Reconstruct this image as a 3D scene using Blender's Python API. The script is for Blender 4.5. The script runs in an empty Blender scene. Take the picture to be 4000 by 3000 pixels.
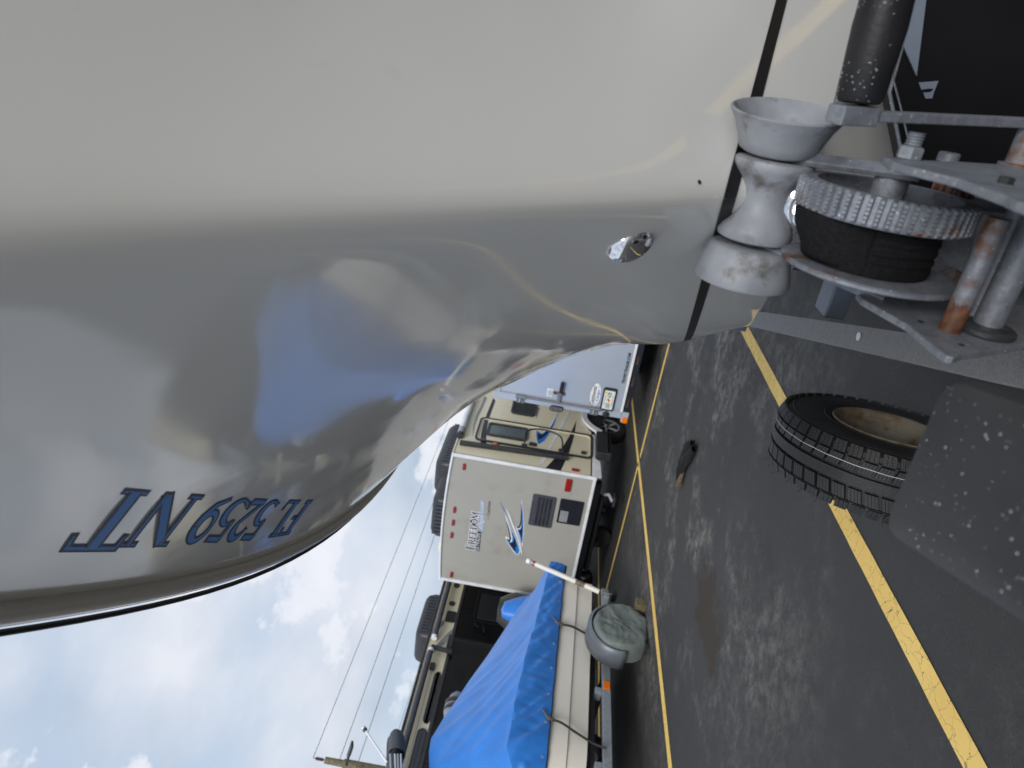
import bpy, bmesh, math, random
import numpy as np
from mathutils import Vector, Matrix, noise
random.seed(7)
R = math.radians
S = bpy.context.scene
COL = S.collection

# ------------------------------------------------------------------ camera
CAM_H, F_PX = 1.6, 2650.0
YAW, ROLL = R(27.0), R(9.4)
PITCH = math.atan(112.0 * math.cos(ROLL) / F_PX)
_f0 = Vector((-math.sin(YAW), math.cos(YAW), 0)); _r0 = Vector((math.cos(YAW), math.sin(YAW), 0)); _u0 = Vector((0, 0, 1))
FWD = _f0 * math.cos(PITCH) + _u0 * math.sin(PITCH)
_u = _u0 * math.cos(PITCH) - _f0 * math.sin(PITCH)
UPV = _u * math.cos(ROLL) - _r0 * math.sin(ROLL)        # "up" if the phone is held upright
RGT = _r0 * math.cos(ROLL) + _u * math.sin(ROLL)
CAM = Vector((0, 0, CAM_H))
cd = bpy.data.cameras.new('camera'); cam = bpy.data.objects.new('camera', cd); COL.objects.link(cam)
# the photograph lies on its side: picture-right is world-down
m = Matrix.Identity(4)
for i in range(3):
    m[i][0] = -UPV[i]; m[i][1] = RGT[i]; m[i][2] = -FWD[i]; m[i][3] = CAM[i]
cam.matrix_world = m
cd.sensor_width = 36.0; cd.lens = F_PX / 4000.0 * 36.0
cd.clip_start = 0.02; cd.clip_end = 2000
cd.dof.use_dof = True; cd.dof.focus_distance = 1.5; cd.dof.aperture_fstop = 6.8
S.camera = cam

# ------------------------------------------------------------------ world
W = bpy.data.worlds.new('World'); S.world = W; W.use_nodes = True
nt = W.node_tree; nt.nodes.clear()
SUN_EL, SUN_AZ = R(30), R(155)      # azimuth clockwise from +Y : behind the camera, to the right
def wn(t, **k):
    n = nt.nodes.new(t)
    for a, b in k.items(): setattr(n, a, b)
    return n
out = wn('ShaderNodeOutputWorld'); bg = wn('ShaderNodeBackground'); bg.inputs[1].default_value = 0.078
nt.links.new(bg.outputs[0], out.inputs[0])
sky = wn('ShaderNodeTexSky', sky_type='NISHITA'); sky.sun_disc = False
sky.sun_elevation = SUN_EL; sky.sun_rotation = SUN_AZ; sky.air_density = 1.0; sky.dust_density = 2.0
tc = wn('ShaderNodeTexCoord')
def ramp(n, stops):
    e = n.color_ramp.elements
    while len(e) > 1: e.remove(e[-1])
    e[0].position, e[0].color = stops[0][0], stops[0][1]
    for p, c in stops[1:]:
        x = e.new(p); x.color = c
def g(v, a=1): return (v, v, v, a)
mp = wn('ShaderNodeMapping'); mp.inputs['Scale'].default_value = (1.0, 1.0, 1.9); mp.inputs['Location'].default_value = (0.4, 2.15, 0.27)
nt.links.new(tc.outputs['Generated'], mp.inputs[0])
n1 = wn('ShaderNodeTexNoise'); n1.inputs['Scale'].default_value = 2.6; n1.inputs['Detail'].default_value = 12; n1.inputs['Roughness'].default_value = 0.55; n1.inputs['Distortion'].default_value = 0.25
nt.links.new(mp.outputs[0], n1.inputs['Vector'])
r1 = wn('ShaderNodeValToRGB'); ramp(r1, [(0.34, g(0)), (0.43, g(.5)), (0.56, g(1))])
nt.links.new(n1.outputs['Fac'], r1.inputs[0])
n2 = wn('ShaderNodeTexNoise'); n2.inputs['Scale'].default_value = 3.1; n2.inputs['Detail'].default_value = 9; n2.inputs['Roughness'].default_value = 0.5
mp2 = wn('ShaderNodeMapping'); mp2.inputs['Location'].default_value = (3.1, 0.2, 5.5); mp2.inputs['Scale'].default_value = (1, 1, 1.6)
nt.links.new(tc.outputs['Generated'], mp2.inputs[0]); nt.links.new(mp2.outputs[0], n2.inputs['Vector'])
r2 = wn('ShaderNodeValToRGB'); ramp(r2, [(0.41, (3.7, 4.4, 5.4, 1)), (0.53, (5.5, 6.1, 7.0, 1)), (0.66, (7.0, 7.3, 8.0, 1))])
nt.links.new(n2.outputs['Fac'], r2.inputs[0])
# thin haze veil keeps the blue pale
veil = wn('ShaderNodeMix', data_type='RGBA'); veil.inputs[0].default_value = 0.8
nt.links.new(sky.outputs[0], veil.inputs[6]); veil.inputs[7].default_value = (5.3, 6.3, 7.7, 1)
mx = wn('ShaderNodeMix', data_type='RGBA')
nt.links.new(r1.outputs[0], mx.inputs[0]); nt.links.new(veil.outputs[2], mx.inputs[6]); nt.links.new(r2.outputs[0], mx.inputs[7])
# small crisp cumulus heads low over the horizon
n3 = wn('ShaderNodeTexNoise'); n3.inputs['Scale'].default_value = 5.2; n3.inputs['Detail'].default_value = 14; n3.inputs['Roughness'].default_value = 0.58
mp3 = wn('ShaderNodeMapping'); mp3.inputs['Location'].default_value = (1.7, 4.4, .9); mp3.inputs['Scale'].default_value = (1, 1, 1.5)
nt.links.new(tc.outputs['Generated'], mp3.inputs[0]); nt.links.new(mp3.outputs[0], n3.inputs['Vector'])
r3 = wn('ShaderNodeValToRGB'); ramp(r3, [(0.53, g(0)), (0.565, g(.75)), (0.64, g(1))]); nt.links.new(n3.outputs['Fac'], r3.inputs[0])
mx3 = wn('ShaderNodeMix', data_type='RGBA'); nt.links.new(r3.outputs[0], mx3.inputs[0]); nt.links.new(mx.outputs[2], mx3.inputs[6]); mx3.inputs[7].default_value = (7.6, 7.8, 8.4, 1)
nt.links.new(mx3.outputs[2], bg.inputs[0])

# ------------------------------------------------------------------ sun and exposure
sd = bpy.data.lights.new('sun', 'SUN'); sd.energy = 1.5; sd.angle = R(25); sd.color = (1, .975, .94)
sun = bpy.data.objects.new('sun', sd); COL.objects.link(sun)
_sv = Vector((math.sin(SUN_AZ) * math.cos(SUN_EL), math.cos(SUN_AZ) * math.cos(SUN_EL), math.sin(SUN_EL)))
sun.rotation_euler = _sv.to_track_quat('Z', 'Y').to_euler()
sun.location = (0, 0, 20)
S.view_settings.view_transform = 'Standard'; S.view_settings.look = 'None'
S.view_settings.exposure = 0.55; S.view_settings.gamma = 1.0
S.cycles.max_bounces = 8; S.cycles.diffuse_bounces = 4; S.cycles.glossy_bounces = 5
S.cycles.use_denoising = True

# ------------------------------------------------------------------ pixel -> point (photo pixels, 4000 x 3000)
ZW = dict(A=(1700, 1500, .36166), B=(1640, 1900, .34358), C=(2000, 1360, .22604), D=(2000, 2250, .25316), E=(1200, 2250, .45203),
          F=(3300, 300, .31646), G=(3300, 800, .31646), H=(1150, 2750, .22604), T=(2700, 300, .60269), U=(2700, 0, .5877),
          V=(2700, 1100, .60269), W=(0, 1700, .7837), X=(1100, 2000, .7233), d=(0, 0, 1.8083))
def ray(w, x, y):
    a, b, s = ZW[w]; px, py = a + x * s, b + y * s
    return (FWD * F_PX + RGT * ((3000 - py) - 1500) - UPV * (px - 2000)).normalized()
def aX(w, x, y, X): d = ray(w, x, y); return CAM + d * (X / d.x)
def aY(w, x, y, Y): d = ray(w, x, y); return CAM + d * (Y / d.y)
def aZ(w, x, y, Z): d = ray(w, x, y); return CAM + d * ((Z - CAM_H) / d.z)

# ------------------------------------------------------------------ materials
def nodes(name):
    mt = bpy.data.materials.new(name); mt.use_nodes = True
    t = mt.node_tree; b = t.nodes['Principled BSDF']
    return mt, t, b
def N(t, ty, **k):
    n = t.nodes.new(ty)
    for a, b in k.items(): setattr(n, a, b)
    return n
def noise_tex(t, scale, detail=4, rough=.5, obj=True, stretch=None, dist=0):
    c = N(t, 'ShaderNodeTexCoord'); n = N(t, 'ShaderNodeTexNoise')
    n.inputs['Scale'].default_value = scale; n.inputs['Detail'].default_value = detail; n.inputs['Roughness'].default_value = rough; n.inputs['Distortion'].default_value = dist
    src = c.outputs['Object']
    if stretch:
        mm = N(t, 'ShaderNodeMapping'); mm.inputs['Scale'].default_value = stretch; t.links.new(src, mm.inputs[0]); src = mm.outputs[0]
    t.links.new(src, n.inputs['Vector'])
    return n
def mixc(t, fac, a, b):
    mm = N(t, 'ShaderNodeMix', data_type='RGBA')
    for s, v in ((0, fac), (6, a), (7, b)):
        if hasattr(v, 'links'): t.links.new(v, mm.inputs[s])
        elif s == 0: mm.inputs[0].default_value = v
        else: mm.inputs[s].default_value = (*v, 1)
    return mm.outputs[2]
def rampf(t, src, lo, hi):
    n = N(t, 'ShaderNodeMapRange'); n.inputs[1].default_value = lo; n.inputs[2].default_value = hi; n.clamp = True
    t.links.new(src, n.inputs[0]); return n.outputs[0]
def bump(t, b, src, strength, dist=.01):
    n = N(t, 'ShaderNodeBump'); n.inputs['Strength'].default_value = strength; n.inputs['Distance'].default_value = dist
    t.links.new(src, n.inputs['Height']); t.links.new(n.outputs[0], b.inputs['Normal'])
def simple(name, col, rough=.5, metal=0., var=.12, vs=6., bmp=0., bs=60., spec=.5, dirt=None, coat=0.):
    mt, t, b = nodes(name)
    b.inputs['Roughness'].default_value = rough; b.inputs['Metallic'].default_value = metal
    b.inputs['Specular IOR Level'].default_value = spec; b.inputs['Coat Weight'].default_value = coat; b.inputs['Coat Roughness'].default_value = .05
    n = noise_tex(t, vs, 5)
    lo = tuple(c * (1 - var) for c in col); hi = tuple(min(1, c * (1 + var)) for c in col)
    c = mixc(t, rampf(t, n.outputs[0], .3, .7), lo, hi)
    if dirt:
        dcol, sc, a, z = dirt
        n3 = noise_tex(t, sc, 8, .62)
        c = mixc(t, rampf(t, n3.outputs[0], a, z), c, dcol)
    t.links.new(c, b.inputs['Base Color'])
    rr = N(t, 'ShaderNodeMapRange'); rr.inputs[3].default_value = max(0, rough - .06); rr.inputs[4].default_value = min(1, rough + .08)
    t.links.new(n.outputs[0], rr.inputs[0]); t.links.new(rr.outputs[0], b.inputs['Roughness'])
    if bmp:
        n4 = noise_tex(t, bs, 4); bump(t, b, n4.outputs[0], bmp)
    return mt
def gelcoat():
    mt, t, b = nodes('gelcoat')
    n = noise_tex(t, 3, 5); n2 = noise_tex(t, 9, 8, .65, stretch=(1, 1, .4))
    c = mixc(t, rampf(t, n.outputs[0], .3, .7), (.715, .705, .67), (.755, .745, .71))
    c = mixc(t, rampf(t, n2.outputs[0], .62, .8), c, (.66, .64, .58))
    t.links.new(c, b.inputs['Base Color'])
    b.inputs['Roughness'].default_value = .07; b.inputs['IOR'].default_value = 1.5
    sp = N(t, 'ShaderNodeTexVoronoi'); sp.inputs['Scale'].default_value = 26; co = N(t, 'ShaderNodeTexCoord'); t.links.new(co.outputs['Object'], sp.inputs['Vector'])
    pat = noise_tex(t, 2.7, 4, .6)
    fl = N(t, 'ShaderNodeMath', operation='MULTIPLY'); t.links.new(rampf(t, sp.outputs['Distance'], .055, .03), fl.inputs[0]); t.links.new(rampf(t, pat.outputs[0], .56, .66), fl.inputs[1])
    c2 = mixc(t, fl.outputs[0], c, (.50, .46, .38)); t.links.new(c2, b.inputs['Base Color'])
    smear = noise_tex(t, 5, 9, .7, stretch=(1, 1, .25))
    rr = N(t, 'ShaderNodeMapRange'); rr.inputs[1].default_value = .4; rr.inputs[2].default_value = .75; rr.inputs[3].default_value = .045; rr.inputs[4].default_value = .15
    t.links.new(smear.outputs[0], rr.inputs[0]); t.links.new(rr.outputs[0], b.inputs['Roughness'])
    n3 = noise_tex(t, 2.2, 2, .4); n5 = noise_tex(t, 16, 2, .5)
    ad = N(t, 'ShaderNodeMath', operation='MULTIPLY_ADD'); ad.inputs[1].default_value = .05; t.links.new(n5.outputs[0], ad.inputs[0]); t.links.new(n3.outputs[0], ad.inputs[2])
    bump(t, b, ad.outputs[0], .05, .05)
    return mt
def galv(name, rust=None, base=(.22, .235, .265), metal=.45, rough=.48):
    mt, t, b = nodes(name)
    v = N(t, 'ShaderNodeTexVoronoi'); v.inputs['Scale'].default_value = 160; c = N(t, 'ShaderNodeTexCoord'); t.links.new(c.outputs['Object'], v.inputs['Vector'])
    n = noise_tex(t, 22, 6, .6); n2 = noise_tex(t, 240, 3, .6)
    col = mixc(t, rampf(t, n.outputs[0], .3, .7), tuple(x * .62 for x in base), base)
    col = mixc(t, rampf(t, v.outputs['Color'], .0, 1.6), col, tuple(min(1, x * 1.35) for x in base))
    col = mixc(t, rampf(t, n2.outputs[0], .66, .75), col, (.72, .75, .8))
    mfac = None
    if rust:
        sc, lo, hi = rust
        nr = noise_tex(t, sc, 9, .65); nr2 = noise_tex(t, 90, 5)
        rc = mixc(t, rampf(t, nr2.outputs[0], .35, .65), (.060, .024, .014), (.165, .068, .030))
        mfac = rampf(t, nr.outputs[0], lo, hi)
        col = mixc(t, mfac, col, rc)
        inv = N(t, 'ShaderNodeMapRange'); inv.inputs[3].default_value = metal; inv.inputs[4].default_value = 0
        t.links.new(mfac, inv.inputs[0]); t.links.new(inv.outputs[0], b.inputs['Metallic'])
    else: b.inputs['Metallic'].default_value = metal
    t.links.new(col, b.inputs['Base Color'])
    rr = N(t, 'ShaderNodeMapRange'); rr.inputs[3].default_value = rough - .08; rr.inputs[4].default_value = rough + .2
    t.links.new(n.outputs[0], rr.inputs[0]); t.links.new(rr.outputs[0], b.inputs['Roughness'])
    bump(t, b, n2.outputs[0], .25, .002)
    return mt
def asphalt():
    mt, t, b = nodes('asphalt')
    fine = noise_tex(t, 75, 8, .8); med = noise_tex(t, 1.3, 7, .6); big = noise_tex(t, .35, 5, .5)
    c = mixc(t, rampf(t, fine.outputs[0], .25, .75), (.012, .0115, .011), (.062, .059, .057))
    grit = noise_tex(t, 22, 8, .75); c = mixc(t, rampf(t, grit.outputs[0], .54, .74), c, (.066, .063, .060))
    c = mixc(t, rampf(t, big.outputs[0], .35, .75), c, (.030, .0285, .0275))
    # pale dried silt in shallow hollows, with grit showing through
    silt = noise_tex(t, .75, 10, .72, stretch=(1.0, .8, 1)); silt2 = noise_tex(t, 9, 8, .75)
    mu = N(t, 'ShaderNodeMath', operation='MULTIPLY'); t.links.new(rampf(t, silt.outputs[0], .49, .60), mu.inputs[0]); t.links.new(rampf(t, silt2.outputs[0], .42, .60), mu.inputs[1])
    cw = N(t, 'ShaderNodeTexCoord'); mpw = N(t, 'ShaderNodeMapping'); mpw.inputs['Location'].default_value = (3.5 * .34, -6.6 * .26, 0); mpw.inputs['Scale'].default_value = (.34, .26, 1); t.links.new(cw.outputs['Object'], mpw.inputs[0])
    lw = N(t, 'ShaderNodeVectorMath', operation='LENGTH'); t.links.new(mpw.outputs[0], lw.inputs[0])
    hollow = rampf(t, lw.outputs['Value'], 1.15, .45); hl = N(t, 'ShaderNodeMath', operation='MULTIPLY_ADD'); hl.inputs[1].default_value = .85; hl.inputs[2].default_value = .15; t.links.new(hollow, hl.inputs[0])
    mu0 = N(t, 'ShaderNodeMath', operation='MULTIPLY'); t.links.new(mu.outputs[0], mu0.inputs[0]); t.links.new(hl.outputs[0], mu0.inputs[1])
    mu2 = N(t, 'ShaderNodeMath', operation='MULTIPLY'); t.links.new(mu0.outputs[0], mu2.inputs[0]); t.links.new(rampf(t, fine.outputs[0], .30, .55), mu2.inputs[1])
    c = mixc(t, mu2.outputs[0], c, (.27, .25, .22))
    oil = noise_tex(t, .8, 5, .55, stretch=(1, .6, 1)); c = mixc(t, rampf(t, oil.outputs[0], .64, .74), c, (.018, .016, .014))
    stp = aZ('d', 1528, 1325, 0); cs_ = N(t, 'ShaderNodeTexCoord'); wn_ = noise_tex(t, 2.2, 6, .65)
    mpn = N(t, 'ShaderNodeMapping'); mpn.inputs['Location'].default_value = (-stp.x * 1.9, -stp.y * .75, 0); mpn.inputs['Scale'].default_value = (1.9, .75, 1); t.links.new(cs_.outputs['Object'], mpn.inputs[0])
    ln = N(t, 'ShaderNodeVectorMath', operation='LENGTH'); t.links.new(mpn.outputs[0], ln.inputs[0])
    sm = N(t, 'ShaderNodeMath', operation='MULTIPLY_ADD'); sm.inputs[1].default_value = 1.5; t.links.new(wn_.outputs[0], sm.inputs[0]); t.links.new(ln.outputs['Value'], sm.inputs[2])
    c = mixc(t, rampf(t, sm.outputs[0], 1.22, 1.08), c, (.030, .020, .010))
    sp = N(t, 'ShaderNodeTexVoronoi'); sp.inputs['Scale'].default_value = 95; co = N(t, 'ShaderNodeTexCoord'); t.links.new(co.outputs['Object'], sp.inputs['Vector'])
    c = mixc(t, rampf(t, sp.outputs['Distance'], .14, .06), c, (.13, .125, .12))
    t.links.new(c, b.inputs['Base Color'])
    rr = N(t, 'ShaderNodeMapRange'); rr.inputs[3].default_value = .5; rr.inputs[4].default_value = .9
    t.links.new(med.outputs[0], rr.inputs[0]); t.links.new(rr.outputs[0], b.inputs['Roughness'])
    bump(t, b, fine.outputs[0], .6, .006)
    return mt
def paint_line():
    mt, t, b = nodes('yellow_road_paint')
    n = noise_tex(t, 3, 6); w = noise_tex(t, 60, 6, .7); cr = N(t, 'ShaderNodeTexVoronoi', feature='DISTANCE_TO_EDGE'); cr.inputs['Scale'].default_value = 14
    co = N(t, 'ShaderNodeTexCoord'); nz = noise_tex(t, 9, 4)
    mxv = N(t, 'ShaderNodeMix', data_type='VECTOR'); mxv.inputs[0].default_value = .12; t.links.new(co.outputs['Object'], mxv.inputs[4]); t.links.new(nz.outputs['Color'], mxv.inputs[5])
    t.links.new(mxv.outputs[1], cr.inputs['Vector'])
    c = mixc(t, rampf(t, n.outputs[0], .3, .7), (.76, .50, .12), (.86, .60, .17))
    c = mixc(t, rampf(t, w.outputs[0], .66, .76), c, (.09, .08, .06))
    c = mixc(t, rampf(t, cr.outputs['Distance'], .012, .004), c, (.16, .12, .06))
    t.links.new(c, b.inputs['Base Color']); b.inputs['Roughness'].default_value = .6
    bump(t, b, w.outputs[0], .3, .004)
    return mt
def webbing():
    mt, t, b = nodes('black_webbing')
    w = N(t, 'ShaderNodeTexWave', wave_type='BANDS', bands_direction='X'); w.inputs['Scale'].default_value = 190; w.inputs['Distortion'].default_value = .6
    co = N(t, 'ShaderNodeTexCoord'); t.links.new(co.outputs['Object'], w.inputs['Vector'])
    n = noise_tex(t, 300, 3)
    t.links.new(mixc(t, rampf(t, n.outputs[0], .4, .8), (.004, .004, .005), (.013, .013, .016)), b.inputs['Base Color'])
    b.inputs['Roughness'].default_value = .75; b.inputs['Specular IOR Level'].default_value = .25; bump(t, b, w.outputs[0], .5, .003)
    return mt
def fabric(name, col, var=.15, rough=.75, scale=400, wr=0):
    mt, t, b = nodes(name)
    n = noise_tex(t, 4, 5); f = noise_tex(t, scale, 2)
    t.links.new(mixc(t, rampf(t, n.outputs[0], .3, .7), tuple(c * (1 - var) for c in col), tuple(c * (1 + var) for c in col)), b.inputs['Base Color'])
    b.inputs['Roughness'].default_value = rough; b.inputs['Sheen Weight'].default_value = .15
    if wr:
        n2 = noise_tex(t, wr, 6, .55); bump(t, b, n2.outputs[0], .5, .03)
    else: bump(t, b, f.outputs[0], .15, .002)
    return mt
def glass(name, col, rough=.03):
    mt, t, b = nodes(name); n = noise_tex(t, 2, 3)
    t.links.new(mixc(t, n.outputs[0], tuple(c * .8 for c in col), col), b.inputs['Base Color'])
    b.inputs['Roughness'].default_value = rough; b.inputs['IOR'].default_value = 1.6
    return mt
M = dict(
    gel=gelcoat(), galv=galv('galvanised_steel'), galvrust=galv('rusting_galvanised_steel', (30, .55, .66)), rusttube=galv('rust_streaked_tube', (13, .47, .56)), galvr2=galv('flange_steel', (16, .54, .66)),
    alum=galv('painted_aluminium_rail', None, (.185, .18, .175), .15, .4), rustpost=galv('rusted_post', (9, .36, .5)),
    roller=simple('grey_roller_rubber', (.255, .268, .292), .5, 0, .16, 26, .04, 90, dirt=((.075, .066, .055), 22, .52, .68)),
    web=webbing(), blackplastic=simple('black_plastic', (.028, .029, .033), .42, 0, .25, 9, .15, 200),
    blackgloss=simple('gloss_black', (.006, .0065, .008), .10, 0, .2, 3, spec=.3), rubber=simple('tyre_rubber', (.018, .018, .019), .55, 0, .3, 14, .2, 160),
    oldrubber=simple('dusty_tyre_rubber', (.02, .02, .021), .7, 0, .3, 8), chrome=simple('chrome', (.82, .82, .84), .06, 1., .04, 5),
    whiterust=simple('rusty_white_rim', (.15, .135, .10), .5, 0, .15, 12, dirt=((.11, .06, .025), 18, .5, .66)),
    asphalt=asphalt(), paint=paint_line(), stripe=simple('black_vinyl_stripe', (.010, .010, .013), .4, spec=.3),
    weep=simple('rust_weep', (.40, .32, .21), .5, 0, .3, 40), navy=simple('navy_vinyl', (.010, .018, .048), .5, spec=.25), blue=simple('blue_vinyl', (.028, .18, .52), .5, spec=.25), lightblue=simple('pale_blue_vinyl', (.35, .5, .75), .35),
    white=simple('white_vinyl', (.78, .79, .81), .35), steelgrey=simple('grey_vinyl', (.24, .245, .26), .35),
    rvrear=simple('rv_rear_fibreglass', (.385, .375, .34), .32, 0, .03, 1.2, dirt=((.335, .315, .275), 2.2, .52, .70)), rvside=simple('rv_champagne_fibreglass', (.70, .64, .47), .28, 0, .04, 1.2),
    cream=simple('cream_fibreglass', (.70, .64, .46), .3, 0, .04, 1.5), skiff=simple('skiff_ivory_hull', (.74, .70, .62), .35, 0, .05, 2, dirt=((.45, .42, .36), 5, .64, .85)),
    trim=simple('white_trim', (.74, .75, .77), .35), cargo=simple('silver_white_panel', (.46, .52, .62), .22, .25, .06, 1.1),
    red=simple('red_lens', (.32, .012, .012), .18, 0, .2, 60, coat=.5), amber=simple('amber_lens', (.55, .13, .01), .2, coat=.5), orange=simple('orange_reflector', (.80, .17, .005), .25, coat=.4),
    glass=glass('smoked_glass', (.02, .022, .026)), teal=glass('frosted_teal_glass', (.10, .135, .14), .25),
    tarp=fabric('blue_tarpaulin', (.022, .185, .60), .12, .42), wheelcov=fabric('green_grey_vinyl_cover', (.125, .15, .14), .2, .5, wr=11),
    darkcov=fabric('charcoal_canvas', (.045, .05, .066), .18, .8, wr=14), greycov=fabric('grey_canvas', (.22, .24, .27), .2, .7, wr=10),
    brownblack=fabric('dark_brown_cover', (.022, .020, .021), .2, .6), wood=simple('weathered_wood', (.13, .105, .055), .8, 0, .3, 20, .4, 90),
    polewood=simple('utility_pole_wood', (.20, .17, .105), .85, 0, .3, 8, .3, 40), wire=simple('dark_wire', (.05, .05, .055), .5),
    bracket=simple('blue_grey_paint', (.17, .20, .25), .4, .2), fender=simple('grey_fender_paint', (.13, .145, .165), .38, .2, .08, 6),
    framegrey=galv('dull_grey_frame', (24, .68, .76), (.30, .33, .36), .4, .5), boxplastic=simple('weathered_black_plastic', (.040, .040, .042), .5, 0, .2, 9, .1, 200, spec=.4), grip=simple('worn_black_grip', (.012, .012, .014), .5, 0, .3, 20, .1, 150, spec=.3), matte=simple('matte_black_panel', (.005, .005, .006), .4, 0, .3, 6, spec=.22), slate=simple('dark_slate_plastic', (.016, .019, .027), .3), dark=simple('dark_underside', (.012, .012, .013), .7),
    pvc=simple('white_pvc', (.74, .70, .63), .4, 0, .06, 8), drop=simple('water_drop', (.16, .17, .19), .05, 0, .1, 40, coat=1.),
    rope=simple('brown_rope', (.16, .12, .085), .9, 0, .3, 80, .5, 300), debris=simple('charred_bark', (.006, .0055, .005), .85, 0, .5, 25, .6, 60), debris2=simple('broken_wood', (.12, .085, .055), .8, 0, .3, 30),
    led=simple('led_panel', (.55, .50, .32), .3), ceramic=simple('brown_insulator', (.10, .055, .06), .25), text=simple('black_print', (.015, .015, .017), .4),
    green=simple('green_print', (.02, .17, .08), .5), plate=simple('plate_white', (.72, .74, .72), .4), yellow=simple('yellow_sticker', (.75, .5, .04), .5), plank=simple('grey_plastic', (.33, .34, .37), .5),
)

# ------------------------------------------------------------------ mesh helpers
def sub(a, b): return Vector(a) - Vector(b)
class MB:
    def __init__(s): s.v, s.f = [], []
    def add(s, vs, fs):
        o = len(s.v); s.v += [tuple(v) for v in vs]; s.f += [tuple(i + o for i in f) for f in fs]; return s
    def box(s, lo, hi):
        x0, y0, z0 = lo; x1, y1, z1 = hi
        return s.add([(x0, y0, z0), (x1, y0, z0), (x1, y1, z0), (x0, y1, z0), (x0, y0, z1), (x1, y0, z1), (x1, y1, z1), (x0, y1, z1)],
                     [(0, 3, 2, 1), (4, 5, 6, 7), (0, 1, 5, 4), (1, 2, 6, 5), (2, 3, 7, 6), (3, 0, 4, 7)])
    def bar(s, a, b, w, h, up=(0, 0, 1)):       # rectangular bar from a to b; w across, h along up
        a, b = Vector(a), Vector(b); d = (b - a).normalized(); up = Vector(up); sd_ = d.cross(up).normalized(); u = sd_.cross(d)
        vs = [p + sd_ * (i * w / 2) + u * (j * h / 2) for p in (a, b) for i, j in ((-1, -1), (1, -1), (1, 1), (-1, 1))]
        return s.add(vs, [(3, 2, 1, 0), (4, 5, 6, 7), (0, 1, 5, 4), (1, 2, 6, 5), (2, 3, 7, 6), (3, 0, 4, 7)])
    def prism(s, pts, off):                     # closed polygon (3D) extruded by vector off
        pts = [Vector(p) for p in pts]; off = Vector(off); n = len(pts)
        vs = pts + [p + off for p in pts]
        return s.add(vs, [tuple(range(n - 1, -1, -1)), tuple(range(n, 2 * n))] + [(i, (i + 1) % n, (i + 1) % n + n, i + n) for i in range(n)])
    def tube(s, pts, r, n=12, caps=True):
        pts = [Vector(p) for p in pts]; rs = r if isinstance(r, (list, tuple)) else [r] * len(pts)
        d0 = (pts[1] - pts[0]).normalized(); a = d0.orthogonal().normalized(); vs = []
        for i, p in enumerate(pts):
            d = (pts[min(i + 1, len(pts) - 1)] - pts[max(i - 1, 0)]).normalized()
            a = (a - d * a.dot(d)).normalized(); b = d.cross(a)
            vs += [p + (a * math.cos(t) + b * math.sin(t)) * rs[i] for t in (2 * math.pi * k / n for k in range(n))]
        fs = [(i * n + k, i * n + (k + 1) % n, (i + 1) * n + (k + 1) % n, (i + 1) * n + k) for i in range(len(pts) - 1) for k in range(n)]
        if caps: fs += [tuple(range(n - 1, -1, -1)), tuple(range((len(pts) - 1) * n, len(pts) * n))]
        return s.add(vs, fs)
    def lathe(s, c, axis, prof, n=48, closed=False, caps=True):   # prof: list of (distance along axis, radius)
        c = Vector(c); ax = Vector(axis).normalized(); a = ax.orthogonal().normalized(); b = ax.cross(a); vs = []
        for h, r in prof: vs += [c + ax * h + (a * math.cos(t) + b * math.sin(t)) * r for t in (2 * math.pi * k / n for k in range(n))]
        L = len(prof); rng = range(L) if closed else range(L - 1)
        fs = [(i * n + k, i * n + (k + 1) % n, ((i + 1) % L) * n + (k + 1) % n, ((i + 1) % L) * n + k) for i in rng for k in range(n)]
        if caps and not closed: fs += [tuple(range(n - 1, -1, -1)), tuple(range((L - 1) * n, L * n))]
        return s.add(vs, fs)
    def ngon(s, pts): return s.add(pts, [tuple(range(len(pts)))])
    def grid(s, rows):
        n = len(rows[0]); o = [p for r in rows for p in r]
        return s.add(o, [(i * n + k, i * n + k + 1, (i + 1) * n + k + 1, (i + 1) * n + k) for i in range(len(rows) - 1) for k in range(n - 1)])
    def build(s, name, mt, parent=None, smooth=None, bevel=0, seg=2, fix=True, sub=0):
        me = bpy.data.meshes.new(name); me.from_pydata(s.v, [], s.f); me.update()
        if fix:
            b = bmesh.new(); b.from_mesh(me); bmesh.ops.recalc_face_normals(b, faces=b.faces[:]); b.to_mesh(me); b.free()
        me.materials.append(M[mt] if isinstance(mt, str) else mt)
        o = bpy.data.objects.new(name, me); COL.objects.link(o)
        if parent is not None:
            o.parent = parent
            o.matrix_parent_inverse = Matrix.Translation(parent_loc(parent)).inverted()
        if bevel:
            md = o.modifiers.new('bevel', 'BEVEL'); md.width = bevel; md.segments = seg; md.limit_method = 'ANGLE'; md.angle_limit = R(35); md.harden_normals = False
        if sub:
            md = o.modifiers.new('sub', 'SUBSURF'); md.levels = sub; md.render_levels = sub
        if smooth is not None:
            me.polygons.foreach_set('use_smooth', [True] * len(me.polygons))
            try: me.set_sharp_from_angle(angle=R(smooth))
            except Exception: pass
        return o
def parent_loc(p):
    l = Vector(p.location)
    while p.parent is not None:
        p = p.parent; l = Vector((0, 0, 0)) if False else l
    return l
def tag(o, label=None, cat=None, group=None, kind=None):
    for k, v in (('label', label), ('category', cat), ('group', group), ('kind', kind)):
        if v: o[k] = v
    return o
def thing(name, loc, label, cat, group=None):
    o = bpy.data.objects.new(name, None); COL.objects.link(o); o.location = loc; o.empty_display_size = .1
    return tag(o, label, cat, group)
def circle_pts(c, ax, r, n=24, a0=0, a1=2 * math.pi):
    c = Vector(c); ax = Vector(ax).normalized(); a = Vector((0, 0, 1)) - ax * ax.z; a.normalize(); b = ax.cross(a)
    return [c + (a * math.cos(a0 + (a1 - a0) * k / n) + b * math.sin(a0 + (a1 - a0) * k / n)) * r for k in range(n)]
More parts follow.
